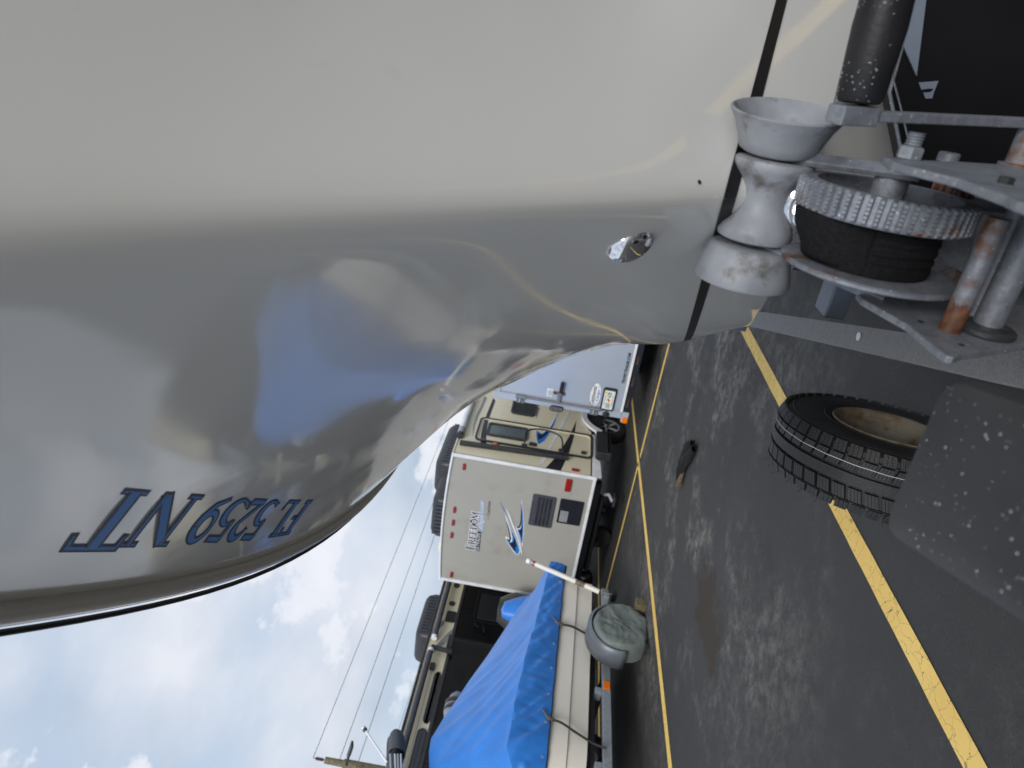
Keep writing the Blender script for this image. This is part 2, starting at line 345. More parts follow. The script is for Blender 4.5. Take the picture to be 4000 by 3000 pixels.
def rrect(u0, v0, u1, v1, r, n=5):
    pts = []
    for cx, cy, a in ((u1 - r, v1 - r, 0), (u0 + r, v1 - r, 90), (u0 + r, v0 + r, 180), (u1 - r, v0 + r, 270)):
        pts += [(cx + r * math.cos(R(a + 90 * k / n)), cy + r * math.sin(R(a + 90 * k / n))) for k in range(n + 1)]
    return pts
def spline(pts, n=6, closed=False):
    P = [Vector(p) for p in pts]; o = []; L = len(P)
    for i in range(L if closed else L - 1):
        a, b, c, d = (P[(i - 1) % L], P[i], P[(i + 1) % L], P[(i + 2) % L]) if closed else (P[max(i - 1, 0)], P[i], P[i + 1], P[min(i + 2, L - 1)])
        for k in range(n):
            t = k / n; o.append(.5 * ((2 * b) + (c - a) * t + (2 * a - 5 * b + 4 * c - d) * t * t + (3 * b - a - 3 * c + d) * t ** 3))
    if not closed: o.append(P[-1])
    return o
# --- lettering: built-in sans face turned to mesh, or a small serif stroke face -------------
def sans_mesh(txt, shear=0., bold=0.):
    cu = bpy.data.curves.new('lettering', 'FONT'); cu.body = txt; cu.shear = shear; cu.offset = bold; cu.resolution_u = 3
    o = bpy.data.objects.new('lettering', cu); COL.objects.link(o)
    dg = bpy.context.evaluated_depsgraph_get(); me = bpy.data.meshes.new_from_object(o.evaluated_get(dg))
    vs = [(v.co.x, v.co.y) for v in me.vertices]; fs = [tuple(p.vertices) for p in me.polygons]
    bpy.data.objects.remove(o); bpy.data.curves.remove(cu); bpy.data.meshes.remove(me)
    return vs, fs
def place_text(name, mt, parent, vf, p00, p10, p01, off=(0, 0, 0), ymin=None, ymax=None):
    vs, fs = vf; xs = [v[0] for v in vs]; ys = [v[1] for v in vs]
    x0, x1 = min(xs), max(xs); y0 = min(ys) if ymin is None else ymin; y1 = max(ys) if ymax is None else ymax
    p00, p10, p01, off = Vector(p00), Vector(p10), Vector(p01), Vector(off)
    mb = MB(); mb.add([p00 + off + (p10 - p00) * ((x - x0) / (x1 - x0)) + (p01 - p00) * ((y - y0) / (y1 - y0)) for x, y in vs], fs)
    return mb.build(name, mt, parent, fix=False)
TK, TN = .15, .055
def arcp(cx, cy, rx, ry, a0, a1, n=14): return [(cx + rx * math.cos(R(a0 + (a1 - a0) * k / n)), cy + ry * math.sin(R(a0 + (a1 - a0) * k / n))) for k in range(n + 1)]
def serif(x, y, w=.17): return ([(x - w, y), (x + w, y)], [TN, TN])
GL = {  # strokes: (points, widths) in a unit-height em; advance
 'F': ([([(.2, 0), (.2, 1)], [TK, TK]), ([(.05, .975), (.62, .975)], [TN, TN]), ([(.60, .99), (.63, .80)], [TN, TN * .8]), ([(.2, .50), (.50, .50)], [TN, TN]), serif(.2, .025, .16)], .70),
 'L': ([([(.2, 0), (.2, 1)], [TK, TK]), serif(.2, .975, .16), ([(.05, .025), (.62, .025)], [TN, TN]), ([(.60, .02), (.64, .24)], [TN, TN * .8])], .70),
 'E': ([([(.2, 0), (.2, 1)], [TK, TK]), ([(.05, .975), (.62, .975)], [TN, TN]), ([(.60, .99), (.63, .80)], [TN, TN * .8]), ([(.2, .52), (.5, .52)], [TN, TN]), ([(.5, .62), (.5, .42)], [TN, TN]), ([(.05, .025), (.64, .025)], [TN, TN]), ([(.62, .02), (.66, .22)], [TN, TN * .8])], .72),
 'N': ([([(.14, 0), (.14, 1)], [TN, TN]), ([(.16, .97), (.74, .03)], [TK, TK]), ([(.76, 0), (.76, 1)], [TN, TN]), serif(.14, .025, .13), ([(0, .975), (.2, .975)], [TN, TN]), serif(.76, .975, .13)], .92),
 'T': ([([(.36, 0), (.36, .98)], [TK, TK]), ([(.0, .965), (.72, .965)], [TN * 1.3, TN * 1.3]), ([(.02, .99), (.0, .76)], [TN, TN * .8]), ([(.70, .99), (.72, .76)], [TN, TN * .8]), serif(.36, .025, .17)], .76),
 '5': ([([(.14, .97), (.52, .95)], [TK * .8, TK * .75]), ([(.14, .98), (.11, .55)], [TN, TN]), (([(.11, .55)] + arcp(.25, .33, .25, .30, 100, -120, 16) + [(.04, .12)]), [TN, TN] + [TN + (TK - TN) * math.sin(math.pi * min(1, k / 14)) for k in range(17)][1:] + [TK * .7])], .60),
 '2': ([(([(.04, .74)] + arcp(.26, .70, .21, .27, 165, -30, 16) + [(.10, .10)]), [TK * .6] + [TN + (TK - TN) * math.sin(math.pi * k / 18) for k in range(17)] + [TN * 1.2]), ([(.05, .06), (.50, .06)], [TK * .8, TK * .8]), ([(.49, .04), (.54, .22)], [TN, TN])], .60),
 '9': ([(arcp(.28, .66, .20, .31, 0, 360, 26), [TN + (TK - TN) * abs(math.cos(math.pi * k / 26)) for k in range(27)]), ([(.48, .66), (.46, .42), (.36, .18), (.10, .03)], [TK, TK * .9, TK * .7, TN])], .60),
 'R': ([([(.2, 0), (.2, 1)], [TK, TK]), (([(.2, .97)] + arcp(.36, .735, .24, .235, 90, -90, 14) + [(.2, .5)]), [TN] + [TN + (TK - TN) * math.sin(math.pi * k / 14) for k in range(15)] + [TN]), ([(.38, .5), (.70, .02)], [TK, TK]), serif(.2, .025, .16), ([(.05, .975), (.2, .975)], [TN, TN]), ([(.62, .025), (.80, .025)], [TN, TN])], .80),
 'D': ([([(.2, 0), (.2, 1)], [TK, TK]), (([(.2, .97)] + arcp(.36, .5, .36, .47, 90, -90, 18) + [(.2, .03)]), [TN] + [TN + (TK - TN) * math.sin(math.pi * k / 18) for k in range(19)] + [TN]), ([(.05, .975), (.2, .975)], [TN, TN]), ([(.05, .025), (.2, .025)], [TN, TN])], .82),
 'O': ([(arcp(.40, .5, .33, .49, 90, 450, 30), [TN + (TK - TN) * abs(math.sin(2 * math.pi * k / 30)) for k in range(31)])], .82),
 'M': ([([(.12, 0), (.14, 1)], [TN, TN]), ([(.16, .98), (.47, .06)], [TK, TK]), ([(.49, .06), (.80, .98)], [TN, TN]), ([(.82, 1), (.84, 0)], [TK, TK]), serif(.12, .025, .11), serif(.84, .025, .15), ([(0, .975), (.2, .975)], [TN, TN]), ([(.8, .975), (1.0, .975)], [TN, TN])], 1.05),
 ' ': ([], .34),
}
def serif_text(txt, fat=0., scale=None):
    """quads in em units: list of (4 points)"""
    quads = []; x = 0
    for i, ch in enumerate(txt):
        st, adv = GL[ch]; sc = scale[i] if scale else 1.
        for pts, ws in st:
            P = [Vector((x + px * sc, py * sc, 0)) for px, py in pts]
            L, Rr = [], []
            for k, p in enumerate(P):
                d = (P[min(k + 1, len(P) - 1)] - P[max(k - 1, 0)])
                if d.length < 1e-6: d = Vector((1, 0, 0))
                d.normalize(); n = Vector((-d.y, d.x, 0)); w = ws[k] * sc / 2 + fat
                e = d * (fat if k == len(P) - 1 else -fat if k == 0 else 0)
                L.append(p + n * w + e); Rr.append(p - n * w + e)
            quads.append((L, Rr))
        x += adv * sc
    return quads, x
def serif_build(name, mt, parent, txt, fn, fat=0., scale=None, base_off=.001, lift=.00012):
    """fn(u, v, off) -> 3D point; u,v in em"""
    quads, w = serif_text(txt, fat, scale); mb = MB()
    for qi, (L, Rr) in enumerate(quads):
        o = base_off + lift * (qi % 6); rows = []
        for a, b in zip(L, Rr):
            rows.append([fn(*(a.lerp(b, t))[:2], o) for t in (0, .5, 1)])
        mb.grid(rows)
    return mb.build(name, mt, parent, smooth=60, fix=False)

# ================================================================== ground
gmb = MB(); gmb.grid([[(x, y, 0) for x in np.linspace(-300, 300, 41)] for y in np.linspace(-300, 300, 41)])
tag(gmb.build('asphalt_ground', 'asphalt', fix=False), kind='structure')
def line(x0, y0, x1, y1, w=.105, z=.004):
    a, b = Vector((x0, y0, z)), Vector((x1, y1, z)); d = (b - a).normalized(); n = Vector((-d.y, d.x, 0)); L = (b - a).length
    k = max(2, int(L / .12)); rows = []
    for i in range(k + 1):
        p = a + d * (L * i / k); e1 = noise.noise(p * 9) * .004; e2 = noise.noise(p * 9 + Vector((5, 5, 5))) * .004; s_ = noise.noise(p * .35) * .018
        rows.append([p + n * (w / 2 + e1 + s_), p + n * (-w / 2 + e2 + s_)])
    tag(MB().grid(rows).build('painted_line', 'paint', fix=False), kind='structure')
for X in (1.35, -1.91, -5.22, -8.42, -11.7): line(X, -1.5, X + (-.10 if X == -5.22 else 0), 16.5)
for a, b in ((-16, -11.755), (-11.645, -8.475), (-8.365, -5.275), (-5.165, -1.965), (-1.855, 1.295), (1.405, 6)): line(a, 8.5 + .02 * (b < -5.2), b, 8.5)

# ================================================================== the near boat
HW = np.array([0.7398, 0.7920, 0.8488, 0.8794, 0.9655, 1.0681, 1.1485, 1.2564, 1.3996, 1.5747]); VK = np.array([0, .1, .2, .32, .44, .56, .68, .78, .88, 1.0])
K5 = np.array([0, .25, .5, .75, 1.]); HL = np.array([2.3730, 2.6875, 3.0776, 3.1314, 2.9111]); HQ = np.array([1.1179, 1.1168, 1.0529, 1.0517, 1.4026]); HN = np.array([2.6214, 2.3670, 2.0992, 2.0855, 2.1683])
PF = np.array([-0.218, -0.111, -0.947, 0.73]); XC, SC = -.150, .85
BX = XC * SC                                      # the boat's centre plane
def herm(x, xk, yk):
    i = int(np.clip(np.searchsorted(xk, x) - 1, 0, len(xk) - 2)); dd = np.gradient(yk, xk); h = xk[i + 1] - xk[i]; t = (x - xk[i]) / h
    return (2*t**3-3*t**2+1)*yk[i] + (t**3-2*t**2+t)*h*dd[i] + (-2*t**3+3*t**2)*yk[i+1] + (t**3-t**2)*h*dd[i+1]
_vc = {}
def hull_xyz(v, s):
    if v not in _vc: _vc[v] = [float(herm(v, VK, HW))] + [float(herm(v, K5, a)) for a in (HL, HQ, HN)]
    Wd, L, Q, NN = _vc[v]
    z0 = -.34 + 1.1720 * v; sl = 0.2695 * (1 - v) + 0.0969 * v
    mm = min(math.sqrt(s * s + .12 * s) - .030 * s / (s + .10), L); hb = Wd * (1 - (1 - mm / L) ** NN) ** Q
    se = s if s < 2 else 2 + .8 * (1 - math.exp(-(s - 2) / .8))
    return hb * SC, (float(np.polyval(PF, z0)) + s) * SC, CAM_H + (z0 - sl * se) * SC
def hull_pt(side, v, s, off=0.):
    s = max(s, 0.); hb, y, z = hull_xyz(v, s); p = Vector((BX + side * hb, y, z))
    if off:
        e = 2e-3; s2 = max(s, 1e-4)
        q0 = hull_xyz(v, s2); q1 = hull_xyz(v, s2 + e); q2 = hull_xyz(v + e, s2)
        a = Vector((side * (q1[0] - q0[0]), q1[1] - q0[1], q1[2] - q0[2])); b = Vector((side * (q2[0] - q0[0]), q2[1] - q0[1], q2[2] - q0[2]))
        n = a.cross(b).normalized()
        if n.x * side < 0: n = -n
        p += n * off
    return p
boat = thing('motorboat', (BX, 3.0, .7), 'large ivory motorboat with glossy flared bow, resting on the grey bow roller', 'boat')
vs_ = [0.0] + [float(x) for x in np.linspace(0, 1, 64)[1:]]
ss_ = [7.0 * (k / 260) ** 2.2 for k in range(261)]
rows = [[hull_pt(1, v, s) for s in reversed(ss_)] + [hull_pt(-1, v, s) for s in ss_[1:]] for v in vs_]
hull = MB().grid(rows).build('hull', 'gel', boat, smooth=40)
KY = np.array([.893, 1.0, 1.15, 1.4, 1.8, 2.5, 6.0, 9.0]); KZ = np.array([1.311, 1.215, 1.11, .99, .885, .80, .745, .74])
def keel_z(y): return float(herm(y, KY, KZ))
rows = []
for s in ss_:
    cp = hull_pt(1, 0.0, s); rows.append([])
    for t in np.linspace(0, 1, 13):
        kz = min(keel_z(cp.y), cp.z); zz = cp.z + (kz - cp.z) * (t - .10 * math.sin(math.pi * t))
        rows[-1].append(Vector((BX + (cp.x - BX) * (1 - t), cp.y, zz)))
full = [[p for p in r] + [Vector((2 * BX - p.x, p.y, p.z)) for p in reversed(r[:-1])] for r in rows]
MB().grid(full).build('hull_bottom', 'gel', boat, smooth=30)
top = [(hull_pt(1, 1.0, s), hull_pt(-1, 1.0, s)) for s in ss_]
MB().grid([[a + (b - a) * t + Vector((0, 0, .06 * math.sin(math.pi * t) + .004)) for t in np.linspace(0, 1, 9)] for a, b in top]).build('deck', 'gel', boat, smooth=40)
sec = [hull_pt(1, v, 7.0) for v in reversed(vs_)] + rows[-1] + [Vector((2 * BX - p.x, p.y, p.z)) for p in reversed(rows[-1][:-1])] + [hull_pt(-1, v, 7.0) for v in vs_[1:]]
MB().ngon([p + Vector((0, .004, 0)) for p in sec]).build('transom', 'gel', boat)
sr = [7.0 * (k / 70) ** 2.0 for k in range(71)]
MB().tube([hull_pt(1, .981, s, .003) for s in reversed(sr[1:])] + [hull_pt(-1, .981, s, .003) for s in sr], .0185, 12).build('rub_rail', 'gel', boat, smooth=50)
MB().tube([hull_pt(1, .998, s, .015) for s in reversed(sr[1:])] + [hull_pt(-1, .998, s, .015) for s in sr], .0048, 8).build('rail_insert', 'stripe', boat, smooth=50)
for side in (1, -1):
    st = [3.5 * (k / 80) ** 1.8 for k in range(81)]
    MB().grid([[hull_pt(side, min(.25, .119 + .036 * s) + d, s, .0012) for d in (-.0085, -.003, .003, .0085)] for s in st]).build('boot_stripe', 'stripe', boat, smooth=60, fix=False)
# registration letters on the flare
TXT = 'FL 5259 NT'; TSC = [1, 1, .9, 1, 1, 1, 1.02, .85, 1.08, 1.16]
_, TW = serif_text(TXT, 0, TSC)
def reg_fn(u, v, off):
    t = u / TW
    sb = 1.36 + (.575 - 1.36) * t; s1 = 1.525 + (.735 - 1.525) * t
    vb = .803 + (sb - .62) * .0887; v1 = .887 + (s1 - .736) * .066
    return hull_pt(-1, vb + (v1 - vb) * v, sb + (s1 - sb) * v, off)
reg = serif_build('registration_number', 'navy', boat, TXT, reg_fn, .036, TSC, .0004, .00003)
serif_build('letter_fill', 'blue', reg, TXT, reg_fn, -.010, TSC, .0008, .00003)
# chrome thru-hull vent
c0 = hull_pt(-1, .229, .091, 0); ax = Vector((0, .052, -.049)).normalized(); wx = Vector((-.041, .065, -.015)); wx = (wx - ax * wx.dot(ax)).normalized(); nn = ax.cross(wx)
if nn.y > 0: nn = -nn
rows = []
for i in range(15):
    t = i / 14; hw = .027 * (math.sin(math.pi * t ** .75) ** .75 if 0 < t < 1 else 0); x = -.038 + .072 * t
    rows.append([c0 + ax * x + wx * (hw * math.cos(R(180 * k / 12))) + nn * (hw * .75 * math.sin(R(180 * k / 12)) - .004) for k in range(13)])
MB().grid(rows).build('thru_hull_vent', 'chrome', boat, smooth=60)
# stainless bow eye under the roller
eye = Vector((BX, .775, 1.335))
MB().tube([eye + Vector((.020 * math.cos(a), .004 * math.sin(a * 2), .024 * math.sin(a))) for a in np.linspace(0, 2 * math.pi, 33)], .0052, 10, False).build('bow_eye', 'chrome', boat, smooth=60)
MB().lathe(eye + Vector((0, .022, 0)), (0, -1, 0), [(0, .03), (.004, .03), (.008, .024), (.010, .012)], 24).build('eye_plate', 'chrome', boat, smooth=40)
# a chip in the gelcoat beside the stem
cp = hull_pt(1, .163, .012, .0008); MB().lathe(cp, hull_pt(1, .163, .012, .02) - cp, [(0, .0026), (.0004, .0022)], 10).build('gelcoat_chip', 'stripe', boat)

# ================================================================== trailer under the near boat
tr = thing('boat_trailer', (BX, 2.0, 0), 'galvanised boat trailer with winch and grey bow roller, holding the ivory motorboat', 'boat trailer')
RZ = .552
lp = [(-1.19, 5.6), (-1.19, 3.75), (-1.18, 3.58), (-1.135, 3.41), (-.605, 1.775), (-.225, .60)]
def rail(pts):
    mb = MB(); top_ = []; 
    L, Rr = [], []
    P = [Vector((x, y, 0)) for x, y in pts]
    for k, p in enumerate(P):
        d = (P[min(k + 1, len(P) - 1)] - P[max(k - 1, 0)]).normalized(); n = Vector((-d.y, d.x, 0)); L.append(p + n * .041); Rr.append(p - n * .041)
    rws = []
    for a, b in zip(L, Rr): rws.append([a + Vector((0, 0, RZ + .048)), b + Vector((0, 0, RZ + .048)), b + Vector((0, 0, RZ - .048)), a + Vector((0, 0, RZ - .048)), a + Vector((0, 0, RZ + .048))])
    mb.grid(rws); return mb
rail(lp).build('frame_rail', 'alum', tr, smooth=30, bevel=.006)
rail([(2 * BX - x, y) for x, y in lp]).build('frame_rail', 'alum', tr, smooth=30, bevel=.006)
MB().box((BX - .045, -.9, .52), (BX + .045, 1.6, .615)).build('tongue', 'alum', tr, bevel=.005)
for yy in (2.55, 4.3): MB().box((-.80 if yy < 3 else -1.145, yy, .50), (.54 if yy < 3 else .89, yy + .13, .575)).build('cross_member', 'bracket', tr, bevel=.006)
for sx in (-1, 1): MB().box((BX + sx * .45 - .05, 2.5, .62), (BX + sx * .45 + .05, 5.4, .80)).build('bunk', 'brownblack', tr, bevel=.01)
bp = aZ('V', 285, 265, .56); MB().box((bp.x - .03, bp.y - .05, .50), (bp.x + .035, bp.y + .05, .60)).build('rail_bracket', 'bracket', tr, bevel=.006)
MB().lathe(aZ('V', 1085, 355, RZ + .049), (0, 0, 1), [(.0, .014), (.002, .014), (.003, .009)], 16).build('rail_bolt', 'white', tr)
MB().bar((BX, .98, .60), (BX, .80, 1.10), .085, .085, (0, 1, 0)).build('winch_post', 'rustpost', tr, bevel=.006)
# --- winch -------------------------------------------------------
XR, XL = -.0605, -.196
plate = [('F', 525, 1022), ('F', 900, 1026), ('F', 1400, 1045), ('F', 2050, 1088), ('F', 2900, 1180), ('F', 2900, 1700), ('F', 2330, 1600), ('F', 2120, 1530), ('F', 1990, 1470), ('F', 1400, 1255), ('F', 900, 1130), ('F', 600, 1050)]
pr = [aX(*p, XR + .006) for p in plate]
winch = MB().prism(pr, (-.007, 0, 0)).build('winch', 'galv', tr, bevel=.0012)      # its right side plate
plL = [('T', 1075, 1395), ('T', 1110, 1440), ('V', 1400, 275), ('V', 1585, 428), ('V', 1660, 482), ('V', 1705, 492), ('V', 1760, 470), ('V', 2157, 405), ('V', 2400, 330), ('V', 2400, -250), ('T', 1900, 1300), ('T', 1500, 1330)]
MB().prism([aX(*p, XL) for p in plL], (-.007, 0, 0)).build('side_plate', 'galv', winch, bevel=.0012)
GY, GZ, GR = .745, 1.283, .0865
gp = []
NT_ = 54
mb = MB()
x0, x1 = -.089, -.1175
# toothed ring : outer tooth profile, hollow towards the right
outl = []
for k in range(NT_):
    for f, r in ((.0, GR - .0045), (.22, GR - .0045), (.34, GR), (.66, GR), (.78, GR - .0045)):
        a = 2 * math.pi * (k + f) / NT_; outl.append((math.cos(a), math.sin(a), r))
def ring(x, rr): return [Vector((x, GY + c * rr(r), GZ + s_ * rr(r))) for c, s_, r in outl]
ri = GR - .017
loops = [ring(x0, lambda r: ri), ring(x0, lambda r: GR - .006), ring(x0 - .002, lambda r: r)]
nrow = 6
for k in range(nrow):                         # each tooth is stacked from six stamped laminations
    xa = x0 - .002 - (.0240 * k / nrow); xb = x0 - .002 - (.0240 * (k + 1) / nrow)
    if k: loops.append(ring(xa - .0004, lambda r: r))
    loops.append(ring(xb + .0008, lambda r: r)); loops.append(ring(xb + .0002, lambda r: r - .0014 if r > GR - .002 else r))
loops += [ring(x1 + .001, lambda r: GR - .003), ring(x1, lambda r: GR - .004), ring(x1, lambda r: .02), ring(x1 + .004, lambda r: .02), ring(x1 + .004, lambda r: ri), ring(x0, lambda r: ri)]
n_ = len(outl); vsx = [p for l in loops for p in l]
mb.add(vsx, [(i * n_ + k, i * n_ + (k + 1) % n_, (i + 1) * n_ + (k + 1) % n_, (i + 1) * n_ + k) for i in range(len(loops) - 1) for k in range(n_)])
mb.build('gear', 'galvrust', winch, smooth=25)
mb = MB()
for k in range(5):
    a = R(72 * k + 20); c, s_ = math.cos(a), math.sin(a)
    mb.bar((x1 + .008, GY + c * .018, GZ + s_ * .018), (x1 + .008, GY + c * (ri - .001), GZ + s_ * (ri - .001)), .012, .012, (1, 0, 0))
mb.build('gear_spoke', 'oldrubber', winch, bevel=.002)
MB().lathe((-.168, GY - .008, GZ - .004), (-1, 0, 0), [(0, .02), (0, .086), (.0015, .0885), (.0045, .0885), (.006, .086), (.006, .02)], 72).build('drum_flange', 'galvr2', winch, smooth=30)
MB().lathe((x1 - .0005, GY, GZ), (-1, 0, 0), [(0, .03), (0, .058), (.002, .064)] + [(.003 + .043 * k / 14, .0640 + .0011 * math.sin(k * 2.1)) for k in range(1, 14)] + [(.0490, .063), (.0500, .03)], 72).build('strap_roll', 'web', winch, smooth=40)
# loose tail of strap going up to the bow eye
path = spline([Vector((0, y, z)) for y, z in ((.684, 1.305), (.690, 1.330), (.700, 1.353), (.716, 1.369), (.738, 1.370), (.758, 1.356), (.778, 1.340))], 6)
rows = []
for i, p in enumerate(path):
    t = i / (len(path) - 1); xa, xb = -.1195 + .002 * t, -.1655 + .006 * t; wv = .003 * math.sin(11 * t)
    rows.append([Vector((xa + (xb - xa) * q_, p.y + .004 * q_ * math.sin(math.pi * t), p.z - .020 * q_ * math.sin(math.pi * t) + wv * math.sin(q_ * 5))) for q_ in np.linspace(0, 1, 9)])
o = MB().grid(rows).build('strap', 'web', winch, smooth=50); md = o.modifiers.new('thick', 'SOLIDIFY'); md.thickness = .004
MB().tube([eye + Vector((.006, -.012 + .006 * math.cos(a), -.004 + .026 * math.sin(a))) for a in np.linspace(.3, 2 * math.pi - .3, 24)], .0045, 8).build('snap_hook', 'chrome', winch, smooth=50)
MB().lathe((XR, GY, GZ), (-1, 0, 0), [(0, .0165), (.056, .0165)], 28).build('axle_sleeve', 'galv', winch, smooth=40)
nc = aX('F', 778, 1010, XR + .006)
MB().lathe(nc, (1, 0, 0), [(0, .0115), (.0095, .0115), (.0112, .0095)], 6).build('hex_nut', 'galv', winch, bevel=.0006)
MB().lathe(nc + Vector((.0112, 0, 0)), (1, 0, 0), [x for k in range(5) for x in ((.0026 * k, .0064), (.0026 * k + .0013, .0074))], 20).build('bolt_end', 'galv', winch, smooth=20)
for w, px, py in (('F', 1975, 1320),): MB().lathe(aX(w, px, py, XR + .006), (1, 0, 0), [(0, .0060), (.005, .0060), (.0055, .005)], 6).build('bolt_head', 'oldrubber', winch)
MB().lathe(aX('F', 1260, 1045, XR - .001), (1, 0, 0), [(0, .011), (.0085, .011), (.0095, .009)], 20).build('rivet', 'galv', winch, smooth=40)
for w, px, py, l, r, mt in (('V', 1672, 318, .108, .0098, 'rusttube'), ('V', 1905, 305, .13, .0132, 'galv'), ('V', 1810, 255, .125, .0112, 'galv')):
    c = aX(w, px, py, XL); MB().lathe(c, (1, 0, 0), [(0, r), (l, r)], 28).build('spacer_tube', mt, winch, smooth=40)
c = aX('V', 1893, 330, XL); MB().lathe(c, (1, 0, 0), [(-.001, .014), (-.001, .024), (.002, .0265), (.006, .0265), (.008, .024), (.008, .019), (.0055, .018), (.0055, .014)], 36).build('grommet', 'blackplastic', winch, smooth=35)
c = aX('V', 1485, 262, XL); MB().lathe(c + Vector((.0003, 0, 0)), (1, 0, 0), [(0, .003), (.0004, .003)], 12).build('plate_hole', 'dark', winch)
c = aX('V', 1750, 412, XL); MB().lathe(c + Vector((.0003, 0, 0)), (1, 0, 0), [(0, .003), (.0004, .003)], 12).build('plate_hole', 'dark', winch)
pc = Vector((-.074, .742 + .055, 1.283 - .088)); mb = MB(); ol = []
for k in range(14):
    for f, r in ((0, .0155), (.3, .0155), (.42, .021), (.8, .021), (.92, .0155)):
        a = 2 * math.pi * (k + f) / 14; ol.append((math.cos(a) * r, math.sin(a) * r))
mb.prism([pc + Vector((0, a, b)) for a, b in ol], (-.05, 0, 0)); mb.build('pinion', 'rustpost', winch, smooth=20)
pw = [('T', 1785, 765), ('T', 1960, 810), ('T', 2230, 850), ('T', 2230, 900), ('T', 1900, 868), ('T', 1790, 790)]
MB().prism([aX(*p, -.092) for p in pw], (-.004, 0, 0)).build('pawl', 'galv', winch, bevel=.0008)
# rear bracket plate seen between gear and flange
MB().prism([aY(*p, .80) for p in (('G', 1150, 250), ('G', 1650, 250), ('G', 1480, 850), ('G', 1110, 690))], (0, .006, 0)).build('rear_bracket', 'galv', winch, bevel=.001)
c = aY('G', 1300, 800, .82); MB().lathe(c, (-.75, -.2, -.5), [(0, .014), (.008, .014), (.009, .010)] + [x for k in range(5) for x in ((.010 + .003 * k, .009), (.0115 + .003 * k, .0105))], 20).build('rusty_bolt', 'rustpost', winch, smooth=30)
# crank
tb = aX('F', 2125, 1150, XR + .006); tb = aY('F', 2125, 1150, .80); tb.x = XR + .005; te = aY('F', 2118, 690, .80); te.y, te.z = tb.y, tb.z
MB().tube([tb, te + Vector((.006, 0, 0))], .0145, 24).build('crank_shaft', 'rusttube', winch, smooth=40)
MB().lathe(tb, (1, 0, 0), [(0, .020), (.003, .020), (.004, .012)], 24).build('shaft_washer', 'rustpost', winch, smooth=40)
pa = aY('F', 2110, 590, .80)
ye = .715
a_ = aY('U', 1080, 765, ye); b_ = aY('U', 2212, 815, pa.y + .0)
dirv = (b_ - a_).normalized()
arm = MB().bar(a_, b_ + dirv * .22, .009, .017, (0, .8, .6)).build('crank_arm', 'galv', winch, bevel=.0012)
MB().bar(a_ - dirv * .022, a_ + dirv * .020, .017, .023, (0, .8, .6)).build('arm_socket', 'galv', winch, bevel=.0015)
g0 = aY('U', 1110, 690, ye + .004); g1 = aY('U', 1320, -60, ye + .01)
gd = (g1 - g0).normalized()
grip = MB().lathe(g0, gd, [(0, .014), (.001, .0185), (.006, .0205), ((g1 - g0).length * .4, .0225), ((g1 - g0).length * .7, .0235), ((g1 - g0).length, .022)], 36).build('crank_grip', 'grip', winch, smooth=40)
def drops(fn, n, r0, r1, rnd):
    mb = MB()
    for _ in range(n):
        p, nrm = fn(rnd); r = r0 + (r1 - r0) * rnd.random() ** 2.5
        mb.lathe(p, nrm, [(-.0002, r), (r * .28, r * .85), (r * .5, r * .45), (r * .56, r * .08)], 8)
    return mb
rnd = random.Random(3)
aa = gd.orthogonal().normalized(); bb = gd.cross(aa)
def gfn(r):
    t = r.random(); 
    while True:
        a = r.random() * 6.28; nn_ = aa * math.cos(a) + bb * math.sin(a)
        if nn_.z > -.35: break
    return g0 + gd * (t * (g1 - g0).length) + nn_ * (.0215 + .0012 * t), nn_
o = drops(gfn, 150, .0006, .0017, rnd).build('rain_drop', 'drop', winch, smooth=80); o['kind'] = 'stuff'
# --- bow roller ----------------------------------------------------
RC = Vector((0, .812, 1.384))
def lx(prof, mt, nm, par, n=56): return MB().lathe((0, RC.y, RC.z), (1, 0, 0), prof, n).build(nm, mt, par, smooth=40)
roller = lx([(-.1745, .012), (-.1745, .036), (-.172, .041), (-.166, .043), (-.158, .041), (-.148, .034), (-.138, .028), (-.127, .0262), (-.116, .028), (-.106, .034), (-.096, .042), (-.091, .0445), (-.086, .0435), (-.084, .040), (-.084, .012)], 'roller', 'bow_roller', tr)
MB().lathe((-.072, RC.y + .004, RC.z), (1, -.15, .055), [(h + .072, r) for h, r in [(-.076, .012), (-.076, .038), (-.073, .0425), (-.062, .046), (-.048, .052), (-.037, .059), (-.034, .0605), (-.0325, .058), (-.036, .054), (-.048, .046), (-.062, .040), (-.068, .030), (-.068, .012)]], 56).build('end_bell', 'roller', roller, smooth=40)
lx([(-.181, .012), (-.181, .042), (-.184, .0465), (-.196, .0505), (-.210, .054), (-.221, .0565), (-.2245, .055), (-.223, .050), (-.205, .044), (-.192, .036), (-.190, .012)], 'roller', 'end_bell', roller)
MB().lathe((-.235, RC.y, RC.z), (1, 0, 0), [(0, .008), (.175, .008), (.177, .006)], 16).build('roller_pin', 'galv', roller, smooth=40)
for xa, xb, yz in ((-.0835, -.0685, (.735, 1.292)), (-.1815, -.1935, (.725, 1.285))):
    MB().bar((xa + .003, RC.y + .006, RC.z + .004), (xb, yz[0] - .02, yz[1] - .022), .0065, .017, (0, .75, .66)).build('roller_arm', 'galv', tr, bevel=.001)
